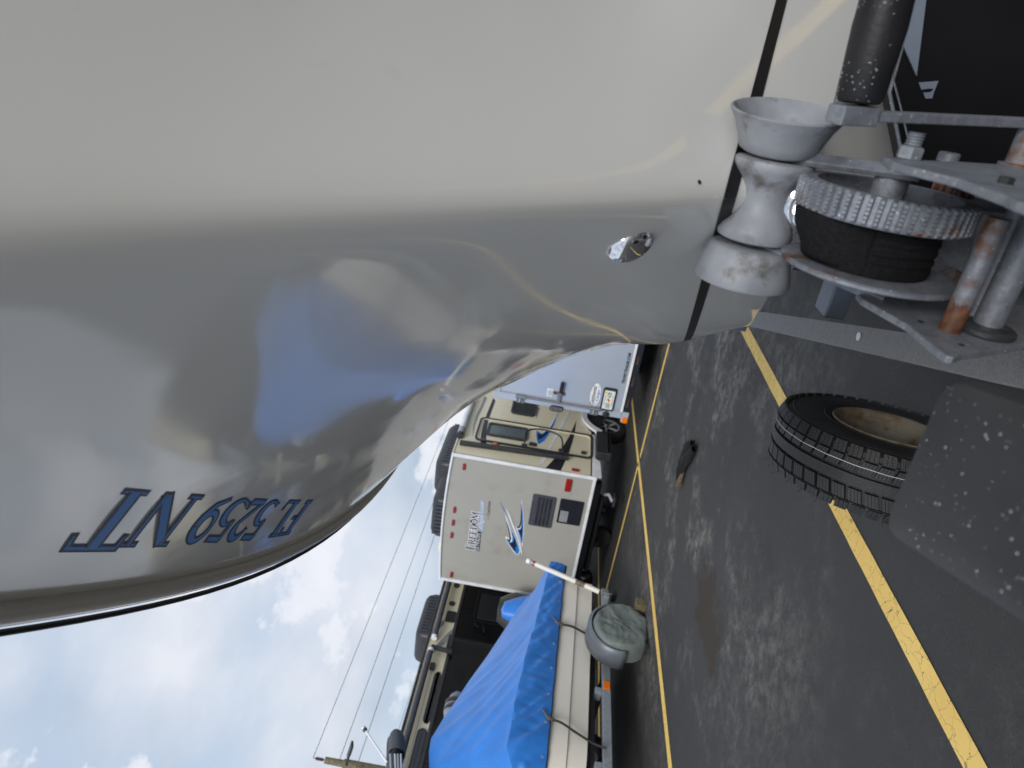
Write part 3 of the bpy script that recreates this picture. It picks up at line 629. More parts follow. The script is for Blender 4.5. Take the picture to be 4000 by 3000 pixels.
# --- black guard panel behind the winch ------------------------------
gpts = [aY('F', 690, 930, .93), aY('F', 545, 190, .93), aY('U', 1400, 300, .93), aY('U', 1480, -60, .93), aY('U', 1480, -600, .93)]
tl = [Vector(p) for p in gpts]
tl[0] = tl[0] + (tl[0] - tl[1]) * .6
base = [Vector((tl[-1].x, .93, .70)), Vector((tl[0].x, .93, .70))]
guard = MB().prism(tl + base, (0, .03, 0)).build('guard_panel', 'matte', tr, bevel=.002)
rim = [aY('F', 690, 930, .93), aY('F', 545, 190, .93), aY('U', 1400, 300, .93)]
rim[0] = rim[0] + (rim[0] - rim[1]) * .5
MB().tube([p + Vector((0, -.002, 0)) for p in rim], .0022, 8).build('panel_rim', 'galv', guard, smooth=40)
r2_ = [aY('F', 800, 850, .926), aY('F', 690, 380, .926), aY('F', 590, 0, .926), aY('U', 1400, 310, .926)]
MB().tube(r2_, .0012, 6).build('panel_seam', 'galv', guard, smooth=40)
MB().prism([aY('U', 1400, 300, .929), aY('U', 1490, 505, .929), aY('U', 1555, -20, .929), aY('U', 1480, -40, .929)], (0, -.004, 0)).build('panel_flange', 'bracket', guard)
gl = [('F', 908, 70), ('F', 1152, 50), ('F', 1095, 190), ('F', 1075, 265), ('F', 992, 268), ('F', 965, 195), ('F', 1050, 190), ('F', 1085, 165), ('F', 1080, 145), ('F', 1040, 145), ('F', 940, 158)]
MB().prism([aY(*p, .9296) for p in gl], (0, -.0012, 0)).build('panel_emblem', 'bracket', guard)

# ================================================================== foreground cover
zc = 1.321
cn = [aZ('d', 1893, 1145, zc), aZ('d', 2036, 805, zc), aZ('d', 2330, 905, zc), aZ('d', 2420, 1500, zc)]
cc = sum((Vector(p) for p in cn), Vector()) / 4
cover = thing('plastic_box', (cc.x, cc.y, 0), 'black plastic box with rounded corners, beaded with rain, nearest in the foreground', 'box')
def rpoly(pts, r, n=6):
    o = []
    for i, p in enumerate(pts):
        a = (pts[i - 1] - p); b = (pts[(i + 1) % len(pts)] - p); ra = min(r, a.length * .45, b.length * .45)
        pa_, pb_ = p + a.normalized() * ra, p + b.normalized() * ra
        for k in range(n + 1):
            t = k / n; o.append(pa_ * (1 - t) ** 2 + p * 2 * t * (1 - t) + pb_ * t * t)
    return o
rp = rpoly([Vector(p) for p in cn], .024)
cen = Vector((cc.x, cc.y, 0))
def sc_(k, dz): return [Vector((cc.x + (p.x - cc.x) * k, cc.y + (p.y - cc.y) * k, p.z + dz)) for p in rp]
lps = [sc_(.90, 0), sc_(.95, -.002), sc_(.985, -.008), sc_(1.0, -.014), sc_(1.0, -.055), sc_(.985, -.058), sc_(.985, -.26)]
nn_ = len(rp); allv = [p for l in lps for p in l]
mb = MB(); mb.add(allv, [(i * nn_ + k, i * nn_ + (k + 1) % nn_, (i + 1) * nn_ + (k + 1) % nn_, (i + 1) * nn_ + k) for i in range(len(lps) - 1) for k in range(nn_)] + [tuple(range(nn_)), tuple(range((len(lps) - 1) * nn_, len(lps) * nn_))])
mb.build('box_shell', 'boxplastic', cover, smooth=35)
MB().tube([(cc.x, cc.y, 0), (cc.x, cc.y, zc - .25)], .03, 16).build('box_post', 'galv', cover, smooth=40)
MB().lathe((cc.x, cc.y, 0), (0, 0, 1), [(0, .09), (.012, .09), (.02, .05), (.03, .035)], 20).build('post_foot', 'galv', cover, smooth=35)
def cfn(r):
    while True:
        a, b = r.random(), r.random(); p = cn[0].lerp(cn[1], a).lerp(Vector(cn[3]).lerp(cn[2], a), b)
        q_ = Vector((cc.x + (p.x - cc.x) * .9, cc.y + (p.y - cc.y) * .9, p.z + .0003)); return q_, Vector((0, 0, 1))
o = drops(cfn, 130, .0004, .0013, rnd).build('rain_drop', 'drop', cover, smooth=80); o['kind'] = 'stuff'

# ================================================================== loose trailer tyre
TX, TY, TRr, TWd, TYW = -1.042, 2.20, .367, .222, R(9.8)
AXT = Vector((math.cos(TYW), math.sin(TYW), 0)); TNT = Vector((-math.sin(TYW), math.cos(TYW), 0))
ty = thing('trailer_wheel', (TX - TWd / 2, TY - .02, 0), 'new black trailer tyre on a rusty white rim, standing on the yellow line', 'tyre')
tc_ = Vector((TX, TY, TRr)) - AXT * (TWd / 2); hw = TWd / 2
prof = [(-hw + .014, .182), (-hw + .004, .205), (-hw, .255), (-hw + .005, .320), (-hw + .018, .3490), (hw - .018, .3490), (hw - .005, .320), (hw, .255), (hw - .004, .205), (hw - .014, .182), (hw - .03, .176), (-hw + .03, .176)]
MB().lathe(tc_, AXT, prof, 96, closed=True).build('tyre', 'rubber', ty, smooth=35)
# tread blocks : two shoulder rows, two zigzag rows and a plain centre rib
mb = MB()
def tread_pt(x, a, r): return tc_ + AXT * x + TNT * (math.sin(a) * r) + Vector((0, 0, math.cos(a) * r))
def block(x0, x1, a0, a1, r0, r1, n=2, sk=0., drop=(0, 0)):
    vs, fs = [], []
    for k in range(n + 1):
        a = a0 + (a1 - a0) * k / n
        for x, r, dr in ((x0, r0, 0), (x1, r0, 0), (x1, r1, drop[1]), (x0, r1, drop[0])): vs.append(tread_pt(x, a + sk * (x - x0) / (x1 - x0), r - dr))
    for k in range(n):
        b = k * 4
        for i in range(4): fs.append((b + i, b + (i + 1) % 4, b + 4 + (i + 1) % 4, b + 4 + i))
    fs += [(0, 1, 2, 3), (n * 4 + 3, n * 4 + 2, n * 4 + 1, n * 4)]
    mb.add(vs, fs)
nb = 46
for k in range(nb):
    a0 = 2 * math.pi * k / nb; a1 = a0 + 2 * math.pi / nb * .80
    for sgn in (-1, 1):
        xs = sorted((sgn * (hw - .002), sgn * (hw - .034))); dp = (.014, 0) if sgn < 0 else (0, .014)
        w3 = (a1 - a0) / 3
        for j in range(3): block(xs[0], xs[1], a0 + w3 * j + .001, a0 + w3 * (j + .90) + .001, .344, TRr, 1, .012 * sgn, dp)
        xs = sorted((sgn * .069, sgn * .028)); w4 = (a1 - a0) / 4
        for j in range(4): block(xs[0] + .001, xs[1], a0 + w4 * j + .03, a0 + w4 * (j + .88) + .03, .342, TRr + .0008, 1, -.03 * sgn)
        block(*sorted((sgn * .0735, sgn * .0750)), a0, a0 + 2 * math.pi / nb * .97, .342, TRr - .004)
for k in range(96): block(-.017, .017, 2 * math.pi * k / 96, 2 * math.pi * (k + 1) / 96, .342, TRr, 1)
mb.build('tread', 'rubber', ty, fix=True)
mb = MB()
for k in range(34):
    a = 2 * math.pi * k / 34; mb.tube([tread_pt(hw - .001 - random.random() * .02, a, .350), tread_pt(hw + .002 + random.random() * .006, a + .01, .360 + random.random() * .024)], .0006, 4)
    a += .03; mb.tube([tread_pt(-hw + .01, a, .350), tread_pt(-hw - .004, a, .367 + random.random() * .016)], .0006, 4)
mb.build('rubber_nub', 'rubber', ty)['kind'] = 'stuff'
for rr_ in (.320, .300, .215): MB().lathe(tc_ + AXT * (hw - .0022 - (.003 if rr_ > .29 else 0)), AXT, [(0, rr_ - .004), (.0022, rr_ - .002), (.0022, rr_ + .002), (0, rr_ + .004)], 96, False, False).build('sidewall_ring', 'rubber', ty, smooth=40)
MB().lathe(tc_, AXT, [(hw - .016, .182), (hw - .004, .190), (hw + .001, .187), (hw - .003, .178), (hw - .012, .172), (hw - .030, .168), (hw - .046, .156), (hw - .052, .148), (hw - .125, .142), (hw - .130, .05), (hw - .135, .05), (hw - .14, .145), (-hw + .03, .16), (-hw + .014, .182)], 72, closed=True).build('rim', 'whiterust', ty, smooth=35)
MB().tube([tread_pt(.050 + .0007 * math.sin(k * 1.7), 2 * math.pi * k / 90, TRr + .0012) for k in range(91)], .0008, 4).build('chalk_line', 'white', ty)
vf = sans_mesh('CARLISLE', .0, .01)
a_s, a_e = None, None
vs, fs = vf; xm = max(v[0] for v in vs); ym = max(v[1] for v in vs); mb = MB()
for i in range(1): mb.add([tread_pt(.010 - .020 * (1 - y / ym), -.86 + .24 * (1 - x / xm), TRr + .0006) for x, y in vs], fs)
mb.build('tread_lettering', 'oldrubber', ty, fix=False)

# ================================================================== travel trailer (champagne, rear towards us)
RX0, RX1, RY, RYE, RB, RT = -8.33, -5.78, 8.70, 15.6, .55, 2.745
rv = thing('travel_trailer', (-7.05, 11.5, 0), 'champagne travel trailer, grey-beige rear wall with red lamps and blue swoosh', 'travel trailer')
def crown(x): return RT + .055 * (1 - ((x - (RX0 + RX1) / 2) / ((RX1 - RX0) / 2)) ** 2)
xs = np.linspace(RX0, RX1, 15)
MB().prism([(RX0 + .01, RY, RB), (RX1 - .01, RY, RB)] + [(x, RY, crown(x)) for x in list(reversed(xs))[0:]], (0, .05, 0)).build('rear_wall', 'rvrear', rv)
MB().box((RX1 - .05, RY + .052, RB), (RX1, RYE, RT)).build('side_wall', 'rvside', rv)
MB().box((RX0, RY + .052, RB), (RX0 + .05, RYE, RT)).build('side_wall', 'rvside', rv)
MB().box((RX0, RYE + .002, RB), (RX1, RYE + .05, RT)).build('front_wall', 'rvside', rv)
MB().grid([[(x, y, crown(x) + .004) for x in xs] for y in (RY + .01, RYE + .04)]).build('roof', 'trim', rv, smooth=50)
MB().box((RX0 + .05, RY + .1, RB - .06), (RX1 - .05, RYE - .05, RB - .004)).build('floor', 'dark', rv)
# white corner and edge mouldings
MB().bar((RX1 - .012, RY - .006, RB - .03), (RX1 - .012, RY - .006, RT + .015), .055, .03, (0, 1, 0)).build('corner_moulding', 'trim', rv, bevel=.006)
MB().bar((RX0 + .012, RY - .006, RB - .02), (RX0 + .012, RY - .006, RT + .015), .055, .03, (0, 1, 0)).build('corner_moulding', 'trim', rv, bevel=.006)
MB().tube([(x, RY - .004, crown(x) + .004) for x in xs], .021, 10).build('roof_moulding', 'trim', rv, smooth=40)
MB().box((RX0 + .03, RY - .014, RB - .025), (RX1 - .03, RY - .002, RB + .022)).build('bottom_moulding', 'trim', rv, bevel=.004)
MB().tube([(RX1 - .004, RY, RT + .01), (RX1 - .004, RYE, RT + .01)], .018, 8).build('roof_edge', 'cream', rv, smooth=40)
def rear(x, z, o=.003): return Vector((x, RY - o, z))
def side(y, z, o=.003): return Vector((RX1 + o, y, z))
for x, z in ((-5.98, 2.56), (-6.83, 2.635), (-7.09, 2.635), (-7.35, 2.635), (-8.19, 2.565)):
    MB().prism([rear(x + a, z + b) for a, b in rrect(-.058, -.022, .058, .022, .012)], (0, -.022, 0)).build('marker_lamp', 'red', rv, smooth=30, bevel=.006)
MB().prism([rear(-5.99 + a, .93 + b) for a, b in rrect(-.115, -.045, .115, .045, .014)], (0, -.03, 0)).build('tail_lamp', 'red', rv, smooth=30, bevel=.008)
MB().prism([rear(-8.10 + a, .93 + b) for a, b in rrect(-.115, -.045, .115, .045, .014)], (0, -.03, 0)).build('tail_lamp', 'red', rv, smooth=30, bevel=.008)
vent = MB().prism([rear(-6.56 + a, 1.25 + b) for a, b in rrect(-.305, -.185, .305, .185, .03)], (0, -.018, 0)).build('fridge_vent', 'darkcov', rv, smooth=30, bevel=.006)
for z in (1.145, 1.205, 1.265, 1.325):
    MB().box((-6.83, RY - .031, z - .019), (-6.29, RY - .022, z + .019)).build('vent_slat', 'blackplastic', vent, bevel=.006)
panel = MB().prism([rear(-6.49 + a, .815 + b) for a, b in rrect(-.235, -.185, .235, .185, .02)], (0, -.014, 0)).build('heater_door', 'slate', rv, smooth=30, bevel=.004)
lab = MB().box((-6.69, RY - .0195, .84), (-6.48, RY - .0175, .965)).build('notice_label', 'plank', panel)
for k in range(6): MB().box((-6.68, RY - .0215, .852 + .018 * k), (-6.49 - .02 * (k % 3), RY - .0203, .862 + .018 * k)).build('notice_line', 'steelgrey', lab) if False else None
for k in range(5): MB().box((-6.68, RY - .0215, .851 + .0225 * k), (-6.49, RY - .0203, .864 + .0225 * k)).build('label_stripe', 'steelgrey', panel)
MB().lathe((-6.455, RY - .018, .963), (0, -1, 0), [(0, .009), (.004, .009)], 12).build('lock', 'chrome', panel)
# rear lettering
def rfn(x0, x1, z0, z1, w, sh=0., tilt=0.):
    return lambda u, v, off: Vector((x0 + (x1 - x0) * u / w + sh * (z1 - z0) * v, RY - .003 - off, z0 + (z1 - z0) * v + tilt * u / w))
FSC = [1.24, 1, 1, 1, 1, 1, 1]
_, fw = serif_text('FREEDOM', 0, FSC)
serif_build('word_outline', 'white', rv, 'FREEDOM', rfn(-7.595, -6.80, 2.238, 2.348, fw), .10, FSC, .0005, .0001)
serif_build('word_freedom', 'navy', rv, 'FREEDOM', rfn(-7.595, -6.80, 2.238, 2.348, fw), .012, FSC, .0018, .0001)
MB().prism([rear(-7.595, 2.148), rear(-7.195, 2.158), rear(-7.18, 2.215), rear(-7.58, 2.205)], (0, -.0012, 0)).build('word_plate', 'navy', rv)
place_text('word_ultra_lite', 'white', rv, sans_mesh('ULTRALITE', .2, .01), rear(-7.575, 2.160, .0058), rear(-7.21, 2.168, .0058), rear(-7.575, 2.203, .0058))
ex = sans_mesh('Express', .45)
for o_, mt, bd in ((.0042, 'white', .05), (.0056, 'lightblue', .012)):
    place_text('word_express', mt, rv, sans_mesh('Express', .45, bd), rear(-7.165, 2.105, o_), rear(-6.55, 2.150, o_), rear(-7.165, 2.215, o_))
place_text('word_by', 'steelgrey', rv, sans_mesh('By'), rear(-6.91, 2.058, .004), rear(-6.865, 2.06, .004), rear(-6.91, 2.095, .004))
place_text('word_coachmen', 'text', rv, sans_mesh('Coachmen'), rear(-6.84, 2.062, .004), rear(-6.55, 2.072, .004), rear(-6.84, 2.118, .004))
# rear swoosh (pixel outlines laid on the rear wall plane)
def rpix(pts, o, mt, nm, w='B', sm=4): MB().prism(spline([aY(w, x, y, RY - o) for x, y in pts], sm, True) if sm else [aY(w, x, y, RY - o) for x, y in pts], (0, -.0006, 0)).build(nm, mt, rv)
rpix([(900, 150), (930, 215), (970, 300), (1010, 400), (1060, 520), (1105, 620), (1140, 720), (1128, 770), (1105, 778), (1060, 740), (1010, 660), (975, 590), (975, 570), (995, 575), (1020, 590), (1022, 560), (1012, 500), (985, 420), (965, 310), (940, 230)], .0035, 'white', 'swoosh_edge')
rpix([(905, 165), (960, 270), (1000, 390), (1050, 510), (1098, 620), (1130, 715), (1122, 760), (1105, 768), (1065, 730), (1015, 655), (985, 600), (1000, 605), (1035, 635), (1052, 610), (1045, 540), (1015, 440), (978, 330)], .0045, 'blue', 'swoosh_blue')
rpix([(966, 315), (985, 400), (1010, 470), (1028, 540), (1035, 600), (1015, 628), (982, 590), (1012, 606), (1020, 580), (1010, 510), (985, 420)], .0055, 'text', 'swoosh_black')
rpix([(1020, 650), (1050, 640), (1072, 600), (1060, 540), (1085, 620), (1098, 680), (1085, 700), (1100, 735), (1060, 710)], .0056, 'navy', 'swoosh_dark')
rpix([(980, 253), (1015, 310), (1060, 430), (1105, 540), (1140, 640), (1158, 720), (1160, 786), (1145, 730), (1120, 640), (1080, 530), (1030, 400)], .0058, 'white', 'swoosh_stripe')
rpix([(1157, 152), (1168, 230), (1178, 330), (1185, 440), (1178, 560), (1165, 690), (1150, 640), (1125, 570), (1095, 480), (1090, 450), (1115, 478), (1140, 430), (1150, 330), (1150, 230)], .0036, 'white', 'swoosh_edge')
rpix([(1158, 175), (1168, 280), (1174, 380), (1176, 460), (1170, 570), (1160, 650), (1135, 570), (1110, 490), (1135, 490), (1152, 450), (1160, 350), (1158, 250)], .0046, 'blue', 'swoosh_blue')
rpix([(1148, 185), (1150, 300), (1140, 410), (1118, 462), (1096, 450), (1122, 478), (1150, 440), (1160, 340), (1156, 250)], .0056, 'text', 'swoosh_black')
rpix([(1125, 500), (1150, 490), (1166, 450), (1165, 530), (1155, 590), (1145, 550)], .0057, 'navy', 'swoosh_dark')
# side graphics, on the wall facing right
def spix(pts, o, mt, nm, w='A', sm=0):
    P = [aX(w, x, y, RX1 + o) for x, y in pts]
    MB().prism(spline(P, sm, True) if sm else P, (.0006, 0, 0)).build(nm, mt, rv)
def syz(pts, o, mt, nm): MB().prism([Vector((RX1 + o, y, z)) for y, z in pts], (.0006, 0, 0)).build(nm, mt, rv)
spix([(650, 180), (610, 290), (575, 390), (555, 500), (550, 600), (558, 675), (490, 655), (492, 560), (512, 460), (555, 330), (615, 180), (625, 150)], .003, 'text', 'side_stripe')
spix([(560, 150), (520, 240), (470, 340), (430, 450), (402, 580), (412, 440), (440, 340), (490, 240), (530, 130)], .003, 'steelgrey', 'side_stripe')
spix([(1525, 395), (1500, 560), (1440, 760), (1352, 940), (1185, 915), (1330, 760), (1450, 560)], .003, 'text', 'side_arrow')
spix([(1420, 300), (1220, 700), (1108, 892), (1170, 850), (1235, 720), (1460, 300)], .0036, 'trim', 'side_band')
spix([(1335, 280), (1290, 370), (1230, 470), (1150, 525), (1110, 500), (1090, 478), (1085, 570), (1100, 640), (1122, 662), (1180, 630), (1240, 540), (1290, 450), (1320, 370)], .0042, 'white', 'side_swoosh_edge')
spix([(1330, 300), (1290, 385), (1235, 485), (1150, 538), (1095, 500), (1092, 570), (1106, 635), (1124, 650), (1180, 615), (1240, 525), (1290, 430)], .0050, 'blue', 'side_swoosh')
spix([(1290, 390), (1235, 490), (1160, 545), (1105, 535), (1112, 600), (1150, 590), (1210, 540), (1260, 460)], .0058, 'navy', 'side_swoosh_dark')
spix([(1130, 258), (1090, 380), (1098, 250)], .003, 'steelgrey', 'side_accent')
# door with window
dpts = rrect(9.20, .60, 9.90, 2.50, .09)
def frame_loop(c, hw_, hh, r, wid, th, nm, mt, par, o=.003):
    a = rrect(c[0] - hw_, c[1] - hh, c[0] + hw_, c[1] + hh, r); b = rrect(c[0] - hw_ + wid, c[1] - hh + wid, c[0] + hw_ - wid, c[1] + hh - wid, max(.005, r - wid)); n = len(a)
    mb = MB(); mb.add([side(*p, o) for p in a] + [side(*p, o + th) for p in a] + [side(*p, o + th) for p in b] + [side(*p, o) for p in b],
                      [(l * n + k, l * n + (k + 1) % n, ((l + 1) % 4) * n + (k + 1) % n, ((l + 1) % 4) * n + k) for l in range(4) for k in range(n)])
    return mb.build(nm, mt, par, smooth=30)
door = frame_loop((9.55, 1.55), .37, .955, .10, .035, .022, 'door', 'blackplastic', rv)
frame_loop((9.55, 1.55), .335, .92, .08, .012, .016, 'door_seal', 'cream', door, .0035)
win = frame_loop((9.575, 2.01), .20, .335, .06, .04, .03, 'door_window', 'blackplastic', door)
MB().prism([side(9.575 + a, 2.01 + b, .012) for a, b in rrect(-.17, -.305, .17, .305, .04)], (.004, 0, 0)).build('door_pane', 'teal', door)
wn2 = frame_loop((10.52, 1.82), .30, .215, .08, .035, .025, 'side_window', 'blackplastic', rv)
MB().prism([side(10.52 + a, 1.82 + b, .008) for a, b in rrect(-.27, -.185, .27, .185, .05)], (.004, 0, 0)).build('pane', 'glass', wn2)
MB().box((RX1 + .010, 10.22, 1.80), (RX1 + .022, 10.82, 1.815)).build('window_bar', 'blackplastic', wn2)
MB().tube(spline([side(9.24, 1.70, .02), side(9.26, 1.70, .09), side(9.42, 1.705, .16), side(9.52, 1.60, .18), side(9.56, 1.40, .18), side(9.50, 1.17, .16), side(9.40, 1.10, .10), side(9.25, 1.09, .02)], 4), .014, 10).build('grab_handle', 'blackplastic', rv, smooth=40)
MB().box((RX1 + .003, 9.20, 1.655), (RX1 + .04, 9.27, 1.745)).build('handle_bracket', 'blackplastic', rv, bevel=.01)
MB().box((RX1 + .003, 9.20, 1.05), (RX1 + .05, 9.29, 1.15)).build('handle_bracket', 'blackplastic', rv, bevel=.01)
MB().prism([side(9.335 + a, 1.565 + b, .004) for a, b in rrect(-.05, -.06, .05, .06, .02)], (.016, 0, 0)).build('door_latch', 'blackplastic', door, bevel=.004)
MB().box((RX1 + .003, 9.30, .70), (RX1 + .03, 9.36, .78)).build('door_holdback', 'blackplastic', rv, bevel=.006)
MB().lathe(side(9.13, 2.15, .003), (1, 0, 0), [(0, .062), (.01, .06), (.03, .045), (.04, .01)], 20).build('porch_lamp', 'amber', rv, smooth=50)
MB().prism([side(8.80 + a, .86 + b) for a, b in rrect(-.03, -.058, .03, .058, .012)], (.02, 0, 0)).build('side_marker', 'red', rv, smooth=30, bevel=.006)
MB().bar(side(8.97, 2.70, .045), side(9.055, .98, .045), .075, .06, (0, 1, 0)).build('awning_arm', 'blackplastic', rv, bevel=.012)
awn = MB().tube([side(9.35, 2.735, .06), side(15.2, 2.735, .06)], .052, 20).build('awning_roll', 'trim', rv, smooth=40)
MB().tube([side(9.14, 2.735, .06), side(9.20, 2.735, .06)], .056, 16).build('awning_joint', 'blackplastic', awn, smooth=40)
MB().tube([side(9.20, 2.735, .06), side(9.36, 2.735, .06)], .056, 16).build('awning_cap', 'plank', awn, smooth=40)
MB().box((RX1 - .002, 8.72, .585), (RX1 + .006, 15.5, .62)).build('lower_gasket', 'blackplastic', rv)
skp = [(8.70, .56), (8.74, .45), (9.16, .47), (9.24, .55), (9.90, .55), (9.93, .50), (10.02, .47), (10.15, .66), (10.38, .79), (10.70, .79), (10.95, .70), (11.1, .50), (15.5, .50), (15.5, .58), (8.72, .60)]
MB().prism([side(y, z, .008) for y, z in skp], (-.03, 0, 0)).build('skirt', 'trim', rv, bevel=.004)
fl = spline([(9.99, .46), (10.12, .62), (10.30, .74), (10.5, .78), (10.75, .76), (10.98, .62), (11.08, .46)], 5)if False else None
fo = [Vector((0, y, z)) for y, z in ((9.97, .45), (10.08, .60), (10.24, .72), (10.42, .785), (10.62, .785), (10.82, .72), (10.98, .58), (11.06, .45))]
fo = spline(fo, 4)
mid = Vector((0, 10.52, .40))
fi = [mid + (p - mid) * .78 for p in fo]
MB().grid([[Vector((RX1 + .010, p.y, p.z)) for p in fo], [Vector((RX1 + .055, p.y, p.z)) for p in fo], [Vector((RX1 + .055, p.y, p.z)) for p in fi], [Vector((RX1 + .0, p.y, p.z)) for p in fi]]).build('fender_flare', 'trim', rv, smooth=40)
MB().prism([Vector((RX1 + .0095, p.y, p.z)) for p in fi], (-.004, 0, 0)).build('wheel_well', 'dark', rv)
def alloy_wheel(c, r, w, axis, par, nm='wheel'):
    c = Vector(c); ax = Vector(axis)
    wh = MB().lathe(c, ax, [(-w / 2, r * .66), (-w / 2, r * .9), (-w / 2 + .02, r * .98), (-w * .25, r), (w * .25, r), (w / 2 - .02, r * .98), (w / 2, r * .9), (w / 2, r * .66), (w / 2 - .03, r * .62), (-w / 2 + .03, r * .62)], 48, True).build(nm, 'oldrubber', par, smooth=40)
    MB().lathe(c, ax, [(w / 2 - .012, r * .66), (w / 2 - .004, r * .64), (w / 2 - .010, r * .60)], 40, False, False).build('rim_lip', 'plank', wh, smooth=40)
    MB().lathe(c, ax, [(w / 2 - .012, r * .62), (w / 2 - .07, r * .57), (w / 2 - .08, .02)], 40, False, False).build('rim', 'oldrubber', wh, smooth=40)
    a0 = Vector((0, 0, 1)); b0 = ax.cross(a0)
    for k in range(5):
        t = R(72 * k + 10); dv = a0 * math.cos(t) + b0 * math.sin(t)
        MB().bar(c + ax * (w / 2 - .028) + dv * .03, c + ax * (w / 2 - .02) + dv * r * .62, .045, .02, ax).build('spoke', 'plank', wh, bevel=.006)
    MB().lathe(c + ax * (w / 2 - .03), ax, [(0, .05), (.02, .045), (.03, .03)], 20).build('hub_cap', 'chrome', wh, smooth=40)
    return wh
alloy_wheel((RX1 - .13, 10.42, .335), .335, .20, (1, 0, 0), rv)
alloy_wheel((RX1 - .13, 11.25, .335), .335, .20, (1, 0, 0), rv)
alloy_wheel((RX0 + .13, 10.42, .335), .335, .20, (-1, 0, 0), rv)
alloy_wheel((RX0 + .13, 11.25, .335), .335, .20, (-1, 0, 0), rv)
MB().box((RX1 - .02, 9.25, .31), (RX1 + .12, 9.92, .55)).build('folding_step', 'blackplastic', rv, bevel=.01)
MB().box((RX1 + .122, 9.30, .34), (RX1 + .135, 9.88, .37)).build('step_edge', 'blackgloss', rv, bevel=.004)
MB().box((RX0 + .15, RY + .0, .42), (RX1 - .12, RY + .14, .515)).build('rear_bumper', 'blackgloss', rv, bevel=.006)
for k in (-7.9, -7.2, -6.5): MB().box((k - .03, RY + .2, .26), (k + .03, RY + .30, .46)).build('chassis_bracket', 'dark', rv, bevel=.004)
for x in (-7.8, -6.3): MB().box((x - .04, RY + .15, .40), (x + .04, RYE, .49)).build('chassis_rail', 'dark', rv)
MB().tube([(-6.25, 8.95, .43), (-6.15, 8.85, .26), (-6.2, 8.75, .20)], .028, 10).build('stabiliser_jack', 'plank', rv, smooth=40)
MB().box((-6.27, 8.70, .16), (-6.10, 8.86, .20)).build('jack_foot', 'oldrubber', rv, bevel=.01)
MB().tube([(-7.7, 8.86, .36), (-6.2, 8.86, .36)], .05, 12).build('sewer_pipe', 'dark', rv, smooth=40)
MB().lathe((-7.3, 9.3, .20), (0, -1, 0), [(0, .2), (.1, .2), (.12, .12)], 20).build('drain_tank', 'dark', rv, smooth=40)
# roof units
def pod(x0, x1, y0, y1, z0, z1, nm, mt, par, taper=.14, ribs=0, axis=1):
    mb = MB(); rows = []
    for t, k in ((0, 0), (.45, .02), (.8, .10), (.95, .22), (1, .40)):
        z = z0 + (z1 - z0) * t; dx, dy = k * taper * 3, k * taper * 4
        rows.append([Vector((a, b, z)) for a, b in rrect(x0 + dx, y0 + dy, x1 - dx, y1 - dy, .08)])
    n = len(rows[0]); mb.add([p for r in rows for p in r], [(l * n + k, l * n + (k + 1) % n, (l + 1) * n + (k + 1) % n, (l + 1) * n + k) for l in range(len(rows) - 1) for k in range(n)] + [tuple(range((len(rows) - 1) * n, len(rows) * n))])
    o = mb.build(nm, mt, par, smooth=35)
    for k in range(ribs):
        y = y0 + .12 + (y1 - y0 - .24) * k / max(1, ribs - 1); MB().box((x1 - .012, y - .012, z0 + .06), (x1 + .008, y + .012, z0 + (z1 - z0) * .72)).build('louvre', 'darkcov', o)
    return o
pod(-7.45, -6.70, 9.75, 11.2, 2.80, 3.20, 'air_conditioner', 'blackplastic', rv, .12, 16)
pd = pod(-7.55, -6.75, 8.78, 9.55, 2.80, 3.03, 'roof_vent_cover', 'blackplastic', rv, .10, 0)
for k in range(9): MB().box((-7.45 + .075 * k, RY + .062, 2.83), (-7.41 + .075 * k, RY + .078, 2.98)).build('louvre', 'darkcov', pd)
MB().lathe((-7.85, 9.0, 2.79), (0, 0, 1), [(0, .17), (.03, .165), (.07, .12), (.085, .04)], 24).build('roof_dome', 'cream', rv, smooth=50)

# ================================================================== enclosed cargo trailer
CX0, CX1, CY = -4.80, -2.75, 8.9
ct = thing('cargo_trailer', (-3.8, 11, 0), 'silver-white enclosed cargo trailer with barred rear door, partly hidden by the near bow', 'cargo trailer')
MB().box((CX0, CY + .03, .36), (CX1, 13.6, 2.27)).build('body', 'cargo', ct, bevel=.03)
fr = MB(); fr.box((CX0, CY - .012, .35), (CX0 + .11, CY + .028, 2.27)); fr.box((CX1 - .11, CY - .012, .35), (CX1, CY + .028, 2.27)); fr.box((CX0 + .112, CY - .012, 2.17), (CX1 - .112, CY + .028, 2.27))
fr.build('rear_frame', 'cargo', ct, bevel=.005)
dr = MB().box((CX0 + .118, CY - .010, .385), (CX1 - .118, CY + .02, 2.162)).build('ramp_door', 'cargo', ct, bevel=.004)
MB().box((CX0 + .115, CY - .022, .345), (CX1 - .02, CY - .0115, .383)).build('door_sill', 'trim', ct, bevel=.003)
MB().box((CX0 + .118, CY - .016, .384), (CX0 + .14, CY - .0108, 2.16)).build('door_edge', 'plank', dr)
MB().tube([(CX0 + .10, CY - .035, .66), (CX0 + .10, CY - .035, 1.93)], .017, 12).build('lock_rod', 'galv', dr, smooth=40)
for z in (1.86, .76):
    hg = MB().box((CX0 - .01, CY - .03, z - .06), (CX0 + .135, CY - .0125, z + .06)).build('rod_keeper', 'galv', dr, bevel=.006)
    for dx in (.02, .06): MB().lathe((CX0 + dx, CY - .03, z), (0, -1, 0), [(0, .018), (.012, .016), (.016, .006)], 12).build('keeper_bolt', 'chrome', hg, smooth=40)
    MB().tube([(CX0 + .10, CY - .04, z - .075), (CX0 + .10, CY - .04, z + .075)], .025, 12).build('keeper_sleeve', 'galv', hg, smooth=40)
MB().bar((CX0 + .10, CY - .05, 1.305), (CX0 + .27, CY - .05, 1.30), .05, .012, (0, 1, 0)).build('door_lever', 'galv', dr, bevel=.004)
